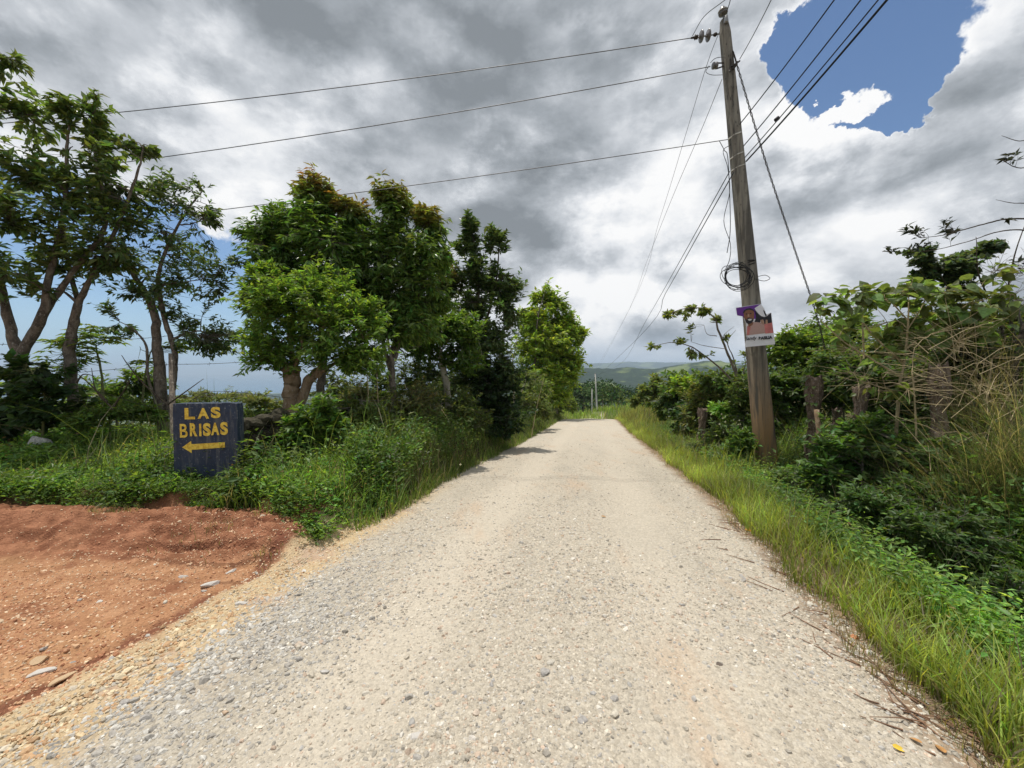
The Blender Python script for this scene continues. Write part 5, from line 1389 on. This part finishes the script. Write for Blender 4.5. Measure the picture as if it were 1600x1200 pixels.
proot = empty('utility_pole', PB, 'tall weathered concrete utility pole leaning left with insulators at its top', 'pole')
ax = (PT - PB); plen = ax.length; ax.normalize()
fx = (Vector((1, 0, 0)) - ax * ax.x).normalized(); fy = ax.cross(fx)
V = []; prof = [(-1, -.62), (-.62, -1), (.62, -1), (1, -.62), (1, .62), (.62, 1), (-.62, 1), (-1, .62)]
ns = 40
for i in range(ns + 1):
    t_ = i / ns; r = .170 * (1 - t_) + .078 * t_
    if i == ns: r *= .7
    for a, b in prof:
        q = PB + ax * (plen * t_) + fx * (a * r * (1 + random.uniform(-.012, .012))) + fy * (b * r * (1 + random.uniform(-.012, .012)))
        V.append(tuple(q))
Fq = [(i * 8 + j, i * 8 + (j + 1) % 8, i * 8 + 8 + (j + 1) % 8, i * 8 + 8 + j) for i in range(ns) for j in range(8)] + [tuple(ns * 8 + j for j in range(8))]
adopt(mesh_obj('shaft', V, Fq, M_POLE), proot)
def onpole(py):                                     # centre of the shaft at a height given by the photograph's row
    t_ = (742 - py) / (742 - 32.0)
    lo_, hi_ = 0, 1
    for _ in range(30):
        md = (lo_ + hi_) / 2; q = PB + ax * plen * md
        row = 600 - FPX * math.tan(math.atan2(q.z - CAMZ, q.y) + PITCH)
        if row > py: lo_ = md
        else: hi_ = md
    return PB + ax * plen * lo_, .170 * (1 - lo_) + .078 * lo_
M_STEEL = simple('galvanised_steel', (.30, .30, .30), .5, .5, .6)
M_PORC = simple('insulator_porcelain', (.16, .15, .15), .3, .6)
M_WHITEP = simple('insulator_pale', (.50, .49, .47), .35, .5)
M_RUST = simple('dark_iron', (.055, .045, .04), .7)
M_WIRE = simple('wire_aluminium', (.13, .13, .135), .5, .4, .3)
M_BLACKW = simple('wire_black', (.012, .012, .014), .5)
M_WHITEW = simple('wire_white', (.62, .60, .55), .6)
def lathe(name, c, axis, prof_, m_, parent, S=14):
    axis = Vector(axis).normalized(); a = axis.orthogonal().normalized(); b = axis.cross(a)
    V = []; 
    for h, r in prof_:
        for j in range(S):
            an = 2 * math.pi * j / S; V.append(tuple(Vector(c) + axis * h + (a * math.cos(an) + b * math.sin(an)) * r))
    Fq = [(i * S + j, i * S + (j + 1) % S, (i + 1) * S + (j + 1) % S, (i + 1) * S + j) for i in range(len(prof_) - 1) for j in range(S)]
    Fq += [tuple(range(S))[::-1], tuple((len(prof_) - 1) * S + j for j in range(S))]
    o = mesh_obj(name, V, Fq, m_, smooth=True)
    return adopt(o, parent) if parent else o
# top pin insulator
lathe('pin', PT - ax * .12, ax, [(0, .018), (.24, .016)], M_STEEL, proot, 8)
lathe('bracket', PT + ax * .0 + Vector((0, -.075, -.12)), (0, 0, 1), [(0, .03), (.02, .045), (.14, .03), (.15, .02)], M_STEEL, proot, 8)
lathe('pin_insulator', PT + ax * .10, ax, [(0, .03), (.01, .075), (.03, .082), (.05, .05), (.06, .072), (.085, .075), (.10, .045), (.12, .045), (.14, .03)], M_PORC, proot)
lathe('insulator_ring', PT + ax * .155, ax, [(0, .05), (.006, .084), (.022, .084), (.03, .05)], M_WHITEP, proot)
# horizontal strain insulator string
q0 = P(1124, 53, 7.5); q1 = P(1082, 59, 7.5); d_ = (q1 - q0)
lathe('link', q0, d_, [(0, .012), (d_.length, .012)], M_STEEL, proot, 8)
for t_ in (.42, .68):
    lathe('insulator_disc', q0.lerp(q1, t_) - d_.normalized() * .0, d_, [(-.045, .03), (-.03, .05), (-.012, .095), (.0, .10), (.008, .09), (.012, .04), (.04, .03)], M_PORC, proot, 16)
lathe('clamp', q0.lerp(q1, .86), d_, [(-.03, .02), (-.02, .04), (.0, .03), (.02, .045), (.04, .02), (.10, .015)], M_RUST, proot, 8)
lathe('clamp', q0.lerp(q1, .15), d_, [(-.03, .02), (-.01, .035), (.02, .03), (.04, .015)], M_RUST, proot, 8)
# spool insulator and clevis
s0 = P(1117, 103, 7.5); s1 = P(1130, 101, 7.5)
lathe('spool_insulator', s0 - Vector((.05, 0, 0)), (1, 0, .1), [(0, .03), (.01, .055), (.035, .06), (.05, .035), (.065, .06), (.09, .055), (.1, .03)], M_PORC, proot)
tb = Tubes(); tb.add([s0 + Vector((.03, 0, .05)), s1 + Vector((0, 0, .03))], .012, 6); tb.add([s0 + Vector((.03, 0, -.05)), s1 + Vector((0, 0, -.03))], .012, 6); tb.build('clevis', M_RUST, proot)
# small jumper loops and guy hardware
tb = Tubes(); tb.add(spline(PX([(1108, 103), (1103, 112), (1112, 117), (1130, 117)], 7.45), 5), .006, 4); tb.add(spline(PX([(1110, 98), (1118, 91), (1130, 89)], 7.45), 5), .006, 4)
tb.build('jumper_wire', M_WIRE, proot)
tb = Tubes()
for pts in ([(1145, 80), (1149, 92), (1150, 100), (1146, 108)], [(1143, 104), (1152, 98), (1156, 95)], [(1144, 108), (1150, 103), (1152, 96)], [(1140, 112), (1142, 100), (1141, 92)]):
    tb.add(spline(PX(pts, 7.38), 4), .014, 6)
tb.build('guy_clamp', M_RUST, proot)
# rings of white wire
for py_, tilt in ((213, .22), (244, .25), (263, .22)):
    c, r = onpole(py_); tb = Tubes(); pp = []
    for j in range(25):
        an = j / 24 * 2 * math.pi; pp.append(c + fx * math.cos(an) * (r * 1.07) + fy * math.sin(an) * (r * 1.07) + ax * (math.cos(an) * r * tilt * 1.2 + .004 * math.sin(an * 5)))
    tb.add(np.array([tuple(q) for q in pp]), .011, 6); tb.build('tie_wire', M_WHITEW, proot)
for py_ in (415,):
    c, r = onpole(py_); tb = Tubes()
    for k in range(3):
        pp = [c + fx * math.cos(j / 24 * 6.283) * (r * 1.09) + fy * math.sin(j / 24 * 6.283) * (r * 1.09) + ax * (k * .02 + .03 * math.cos(j / 24 * 6.283 + k)) for j in range(25)]
        tb.add(np.array([tuple(q) for q in pp]), .008, 6)
    tb.build('strap', M_BLACKW, proot)
# service drop on the left face
tb = Tubes(); tb.add(spline(PX([(1124, 220), (1132, 235), (1137, 245), (1140, 300), (1141, 360), (1136, 395)], 7.33), 6), .007, 4)
tb.add(spline(PX([(1142, 226), (1130, 236), (1137, 262), (1140, 300), (1131, 345), (1141, 380), (1140, 405), (1132, 424)], 7.31), 6), .006, 4)
tb.build('drop_cable', M_BLACKW, proot)

# coil of spare cable
croot = empty('cable_coil', P(1148, 435, 7.35), 'loose coil of black cable strapped to the pole above the poster', 'cable coil')
for k in range(9):
    cx = 1153 + random.uniform(-4, 4); cy = 434 + random.uniform(-4, 4); rx = random.uniform(17, 25); ry = random.uniform(13, 21); ph = random.uniform(0, 6); yo = random.uniform(7.24, 7.34); tl = random.uniform(-.2, .5)
    pp = []
    for j in range(31):
        an = j / 30 * 2 * math.pi * random.choice([1, 1]); a_ = rx * math.cos(an); b_ = ry * math.sin(an)
        pp.append(tuple(P(cx + a_ * math.cos(tl) - b_ * math.sin(tl), cy + a_ * math.sin(tl) + b_ * math.cos(tl) + 2 * math.sin(2 * an + ph), yo + .03 * math.sin(an + ph))))
    tb = Tubes(); tb.add(np.array(pp), .0055, 4); tb.build('loop', M_BLACKW, croot)
tb = Tubes(); tb.add(spline(PX([(1184, 432), (1196, 430), (1203, 435), (1194, 439), (1180, 436)], 7.3), 6), .0055, 4); tb.build('loop', M_BLACKW, croot)

# ------------------------------------------------------------------ poster
ppt = P(1186, 508, 7.16)
pr = empty('poster', ppt, 'torn campaign poster of a smiling man in a pink shirt fixed to the pole', 'poster')
def flat(name, pts, m_, layer, parent=pr, thick=False):
    y = 7.17 - .0018 * layer
    V = [tuple(P(a, b, y)) for a, b in pts]
    n_ = len(V)
    if thick:
        V += [(a, b + .004, c) for a, b, c in V]
        Fs = [tuple(range(n_)), tuple(range(2 * n_ - 1, n_ - 1, -1))] + [(i, (i + 1) % n_, n_ + (i + 1) % n_, n_ + i)[::-1] for i in range(n_)]
    else: Fs = [tuple(range(n_))]
    return adopt(mesh_obj(name, V, Fs, m_), parent)
def zz(pts):  # coordinates read in the enlarged crop
    return [(1130 + a / 10.91, 460 + b / 10.91) for a, b in pts]
M_PAPER = simple('poster_paper', (.84, .82, .86), .6, var=.04)
M_PURP = simple('poster_purple', (.16, .045, .30), .6, var=.1)
M_PINK = simple('poster_pink_shirt', (.52, .33, .29), .6, var=.1, scale=60)
M_CORAL = simple('poster_coral', (.62, .20, .19), .6, var=.15)
M_SKIN = simple('poster_skin', (.27, .12, .07), .6, var=.15, scale=60)
M_BLK = simple('poster_black', (.035, .032, .04), .6, var=.2)
M_TEETH = simple('poster_teeth', (.72, .68, .64), .6)
M_HAND = simple('poster_light_skin', (.45, .28, .20), .6, var=.15)
flat('sheet', zz([(215, 225), (520, 180), (640, 160), (700, 240), (735, 340), (820, 310), (885, 850), (370, 900), (400, 690), (390, 500), (340, 380), (235, 360)]), M_PAPER, 0, thick=True)
flat('background_print', zz([(220, 232), (640, 165), (535, 235), (560, 290), (560, 420), (350, 400), (330, 372), (240, 355)]), M_PURP, 1)
flat('background_print', zz([(535, 250), (600, 330), (650, 370), (700, 385), (745, 370), (815, 310), (835, 500), (700, 520), (640, 430), (630, 480), (530, 470), (560, 400)]), M_BLK, 1)
flat('raised_arm', zz([(680, 262), (705, 280), (745, 360), (725, 375), (705, 340)]), M_BLK, 1)
flat('shirt', zz([(410, 540), (500, 480), (560, 470), (700, 490), (720, 660), (400, 700)]), M_PINK, 2)
flat('second_shirt', zz([(700, 505), (835, 480), (858, 655), (715, 668)]), M_CORAL, 2)
flat('shirt_placket', zz([(410, 545), (440, 530), (470, 560), (440, 690), (405, 698)]), M_CORAL, 3)
flat('head', zz([(345, 300), (380, 262), (440, 245), (500, 262), (530, 310), (525, 400), (490, 460), (440, 490), (395, 470), (355, 400)]), M_SKIN, 3)
flat('cap_hair', zz([(335, 320), (350, 275), (400, 240), (460, 232), (515, 255), (540, 310), (500, 275), (440, 262), (385, 275), (355, 320)]), M_BLK, 4)
flat('beard', zz([(360, 400), (395, 440), (400, 415), (440, 398), (495, 405), (505, 440), (528, 385), (515, 450), (480, 492), (430, 505), (390, 480)]), M_BLK, 4)
flat('smile', zz([(415, 425), (450, 415), (490, 418), (475, 445), (440, 450)]), M_TEETH, 5)
flat('eye', zz([(378, 330), (400, 322), (412, 336), (392, 345)]), M_BLK, 5)
flat('eye', zz([(450, 322), (475, 315), (488, 328), (465, 338)]), M_BLK, 5)
flat('nose', zz([(420, 335), (440, 335), (448, 380), (415, 385)]), M_HAND, 5)
flat('hand', zz([(630, 440), (680, 425), (700, 470), (690, 520), (650, 490)]), M_HAND, 3)
flat('hand', zz([(725, 430), (755, 435), (760, 500), (720, 510)]), M_HAND, 3)
flat('neck', zz([(420, 500), (520, 465), (500, 520), (440, 560)]), M_SKIN, 3)
e1 = P(1165.5, 533.5, 7.15); e2 = P(1208, 530, 7.15); dirx = (e2 - e1).normalized(); upv = Vector((-dirx.z, 0, dirx.x)); km = (e2 - e1).length / 42.6
def pm(px_off):
    q = e1 + dirx * (px_off * km); return Matrix(((dirx.x, upv.x, 0, q.x), (dirx.y, upv.y, -1, q.y), (dirx.z, upv.z, 0, q.z), (0, 0, 0, 1)))
text_mesh('Sandy', 'lettering', M_BLK, 7.2 * km, 18 * km, pm(-.8), pr, .02, .25)
text_mesh('BASILIA', 'lettering', M_BLK, 4.9 * km, 21.5 * km, pm(20.2) @ Matrix.Translation((0, .8 * km, 0)), pr, .06)

# ------------------------------------------------------------------ overhead lines
def wire(pts, label, rad=.008, sag=0.0, m_=None, name='power_line', group='overhead wires', n_=14, twist=False):
    a, b = Vector(pts[0]), Vector(pts[-1])
    if len(pts) == 2:
        pp = [a.lerp(b, i / n_) - Vector((0, 0, sag * 4 * (i / n_) * (1 - i / n_))) for i in range(n_ + 1)]
        pp = np.array([tuple(q) for q in pp])
    else: pp = spline(pts, 6)
    tb = Tubes()
    if twist:
        N_ = 220; ii = np.linspace(0, len(pp) - 1, N_); q = np.stack([np.interp(ii, np.arange(len(pp)), pp[:, k]) for k in range(3)], -1)
        for s_ in (0, math.pi):
            ph = np.arange(N_) * .9 + s_; tb.add(q + np.stack([np.cos(ph), np.sin(ph), 0 * ph], -1) * .012, .009, 4)
    else: tb.add(pp, rad, 6)
    return tag(tb.build(name, m_ or M_WIRE), label, 'wire', group)
wire([P(1082, 59, 7.5), P(-500, 226, 9.0)], 'topmost wire running left from the disc insulators', .0075, .28)
wire([P(1110, 104, 7.5), P(-500, 326, 9.0)], 'second wire running left, from the spool insulator', .0075, .30)
wire([P(1137, 218, 7.45), P(-500, 410, 9.0)], 'lowest wire running left, from the highest white tie', .007, .22)
def over(p, px1, py1, lab, rad, m_=None, zdrop=0.0, sag=.1):
    """a wire from the pole passing over the camera's head through a given pixel"""
    a = Vector(p); q = Pz(px1, py1, a.z - zdrop) ; far_ = a + (q - a) * 2.2
    return wire([a, far_], lab, rad, sag, m_)
over(P(1135, 18, 7.5), 1141, -8, 'wire rising from the pin insulator over the viewer', .0075)
over(P(1156, 92, 7.4), 1200, 0, 'wire rising right from the guy clamps', .007)
over(P(1156, 194, 7.35), 1294, 0, 'leftmost of the black cables rising to the upper right', .009, M_BLACKW)
over(P(1162, 228, 7.35), 1334, 0, 'second black cable rising to the upper right', .009, M_BLACKW)
over(P(1164, 246, 7.35), 1360, 0, 'third black cable rising to the upper right, left of the thickest', .008, M_BLACKW)
over(P(1166, 252, 7.33), 1373, 0, 'thickest and rightmost black cable rising to the upper right', .013, M_BLACKW)
wire([P(1082, 56, 7.5), P(1100, 26, 7.2), P(1130, 2, 6.8), P(1165, -25, 6.2)], 'curved jumper leaving the disc insulators upwards', .0065)
q = P(1214, 186, 6.7); lathe('cable_clamp', q, (.6, -.6, .5), [(-.04, .02), (-.03, .032), (.03, .032), (.04, .02)], M_BLACKW, None, 8)
tag(bpy.data.objects['cable_clamp'], 'small black clamp joining the two rightmost cables', 'clamp')
# towards the far poles
FP1 = onground(933.5, 83, 0); FP2 = onground(925.5, 112, 0)
t1 = P(930, 584, 83); t2 = P(925, 608, 112)
wire([P(1136, 22, 7.5), P(1105, 100, 9.5), P(1070, 215, 12.5), P(1030, 345, 18), P(985, 480, 32), t1 + Vector((-.3, 0, .2))], 'thin wire descending from the pole top to the distant pole, left one', .006)
wire([P(1128, 124, 7.5), P(1095, 205, 9.5), P(1050, 310, 13), P(1010, 410, 20), P(975, 500, 36), t1 + Vector((.1, 0, .1))], 'thin wire descending to the distant pole, right of the left one', .006)
wire([P(1140, 268, 7.4), P(1060, 412, 12), P(1010, 500, 22), P(970, 568, 55), t1 + Vector((.2, 0, -.4))], 'dark cable descending to the distant pole, upper one', .009, 0, M_BLACKW)
wire([P(1146, 270, 7.35), P(1095, 360, 10), P(1040, 458, 16), P(1000, 525, 30), t1 + Vector((.2, 0, -.8))], 'dark cable descending to the distant pole, lower one', .011, 0, M_BLACKW)
wire([P(1151, 100, 7.42), P(1197, 255, 7.6), P(1240, 385, 7.9), P(1278, 500, 8.2), P(1300, 600, 8.4)], 'twisted guy cable overgrown with dry vine slanting down right from the pole top', .011, 0, M_RUST, 'guy_wire', None, twist=True)
for (b_, tp, r0, lab) in ((FP1, t1, .16, 'nearer and taller of the two distant utility poles beyond the crest'), (FP2, t2, .17, 'farther and shorter of the two distant utility poles beyond the crest')):
    rt_ = empty('utility_pole', b_, lab, 'pole'); tb = Tubes(); tb.add([b_ - Vector((0, 0, .5)), (b_ + tp) / 2, tp], [r0 * 1.2, r0, r0 * .7], 8); tb.build('shaft', simple('far_pole', (.42, .41, .38), .9), rt_)
    lathe('pin_insulator', tp, (0, 0, 1), [(0, .05), (.05, .12), (.12, .12), (.2, .05)], M_PORC, rt_, 8)

# barbed wire of the left fence
froot = empty('barbed_wire_fence', onground(200, 6.6), 'rusty barbed wire strung between the trees left of the sign', 'fence')
for (pts) in ([(-60, 538), (40, 537), (115, 527), (200, 530), (290, 522)], [(120, 582), (180, 577), (250, 570), (340, 568), (460, 560)], [(-60, 610), (100, 600), (260, 640), (330, 612), (455, 622)]):
    pp = spline(PX(pts, 6.5), 8); tb = Tubes(); tb.add(pp, .0035, 4)
    for j in range(2, len(pp) - 1, 3):
        for _ in range(2):
            dv = rng.normal(0, 1, 3); dv = dv / np.linalg.norm(dv) * .028; tb.add(np.array([pp[j] - dv, pp[j], pp[j] + dv]), .002, 4)
    tb.build('wire', M_RUST, froot)
for px_, top, y in ((268, 552, 6.5), (-40, 520, 6.6)):
    tb = Tubes(); tb.add([base_at(px_, y), tuple(P(px_, top, y))], [.045, .04], 8); tb.build('post', M_BARK_GREY, froot)

# ------------------------------------------------------------------ distant wood behind the crest
L = Leaves(T_LEAF2)
ntree = 150; tk = Tubes()
for i in range(ntree):
    y = random.uniform(118, 330) ** 1.0; a = random.uniform(-.02, .95); 
    x = a * y; z = gz(x, y); hgt = random.uniform(8, 13) + (y - 118) * .02
    want = 1.6 + (580 - random.uniform(588, 606)) / 622 * y
    topz_ = min(want, z + 26) if y < 200 else max(z + 8, min(z + hgt, want))
    zc_ = topz_ - 4.0; nl = 420 if y < 200 else 200
    rr = random.uniform(3.5, 6.5)
    nb = 9; bc = nrm(rng.normal(size=(nb, 3))) * np.array([rr, rr, 3.2]) * .75 + np.array([x, y, zc_])
    pk = rng.integers(0, nb, nl); d0 = nrm(rng.normal(size=(nl, 3)))
    pos = bc[pk] + d0 * np.array([2.2, 2.2, 1.7]) * rng.uniform(.6, 1.05, (nl, 1))
    base = np.array([(.028, .055, .018), (.04, .07, .02), (.022, .045, .018)][i % 3]) * random.uniform(.75, 1.3)
    if y < 150 and random.random() < .15: base = np.array((.07, .11, .03))
    L.add(pos, d0 + rng.normal(0, .6, (nl, 3)), d0 + np.array([0, 0, .6]) + rng.normal(0, .3, (nl, 3)), rng.uniform(.5, 1.1, nl), rng.uniform(.4, .8, nl), leafcols(nl, base, .25))
    tk.add([(x, y, z - 1), (x, y, zc_)], [.3, .15], 4)
    # lower storey so that no ground shows under the crowns
    nl2 = 90; pos = np.stack([rng.normal(x, 4.5, nl2), rng.normal(y, 4, nl2), rng.uniform(z, zc_, nl2)], -1)
    L.add(pos, rng.normal(0, 1, (nl2, 3)), rng.normal(0, .6, (nl2, 3)) + np.array([0, -.6, 1.]), rng.uniform(.8, 1.6, nl2), rng.uniform(.6, 1.1, nl2), leafcols(nl2, base * .9, .25))
M_FAR = leafmat('far_foliage', .12, .9, .05)
wd = L.build('distant_wood', M_FAR); tag(wd, 'dark wood filling the hollow beyond the road crest', kind='stuff')
t_o = tk.build('wood_trunks', M_BARK_DARK); t_o.parent = wd; t_o['kind'] = 'stuff'
print('tris', sum(len(o.data.polygons) for o in sc.objects if o.type == 'MESH'))
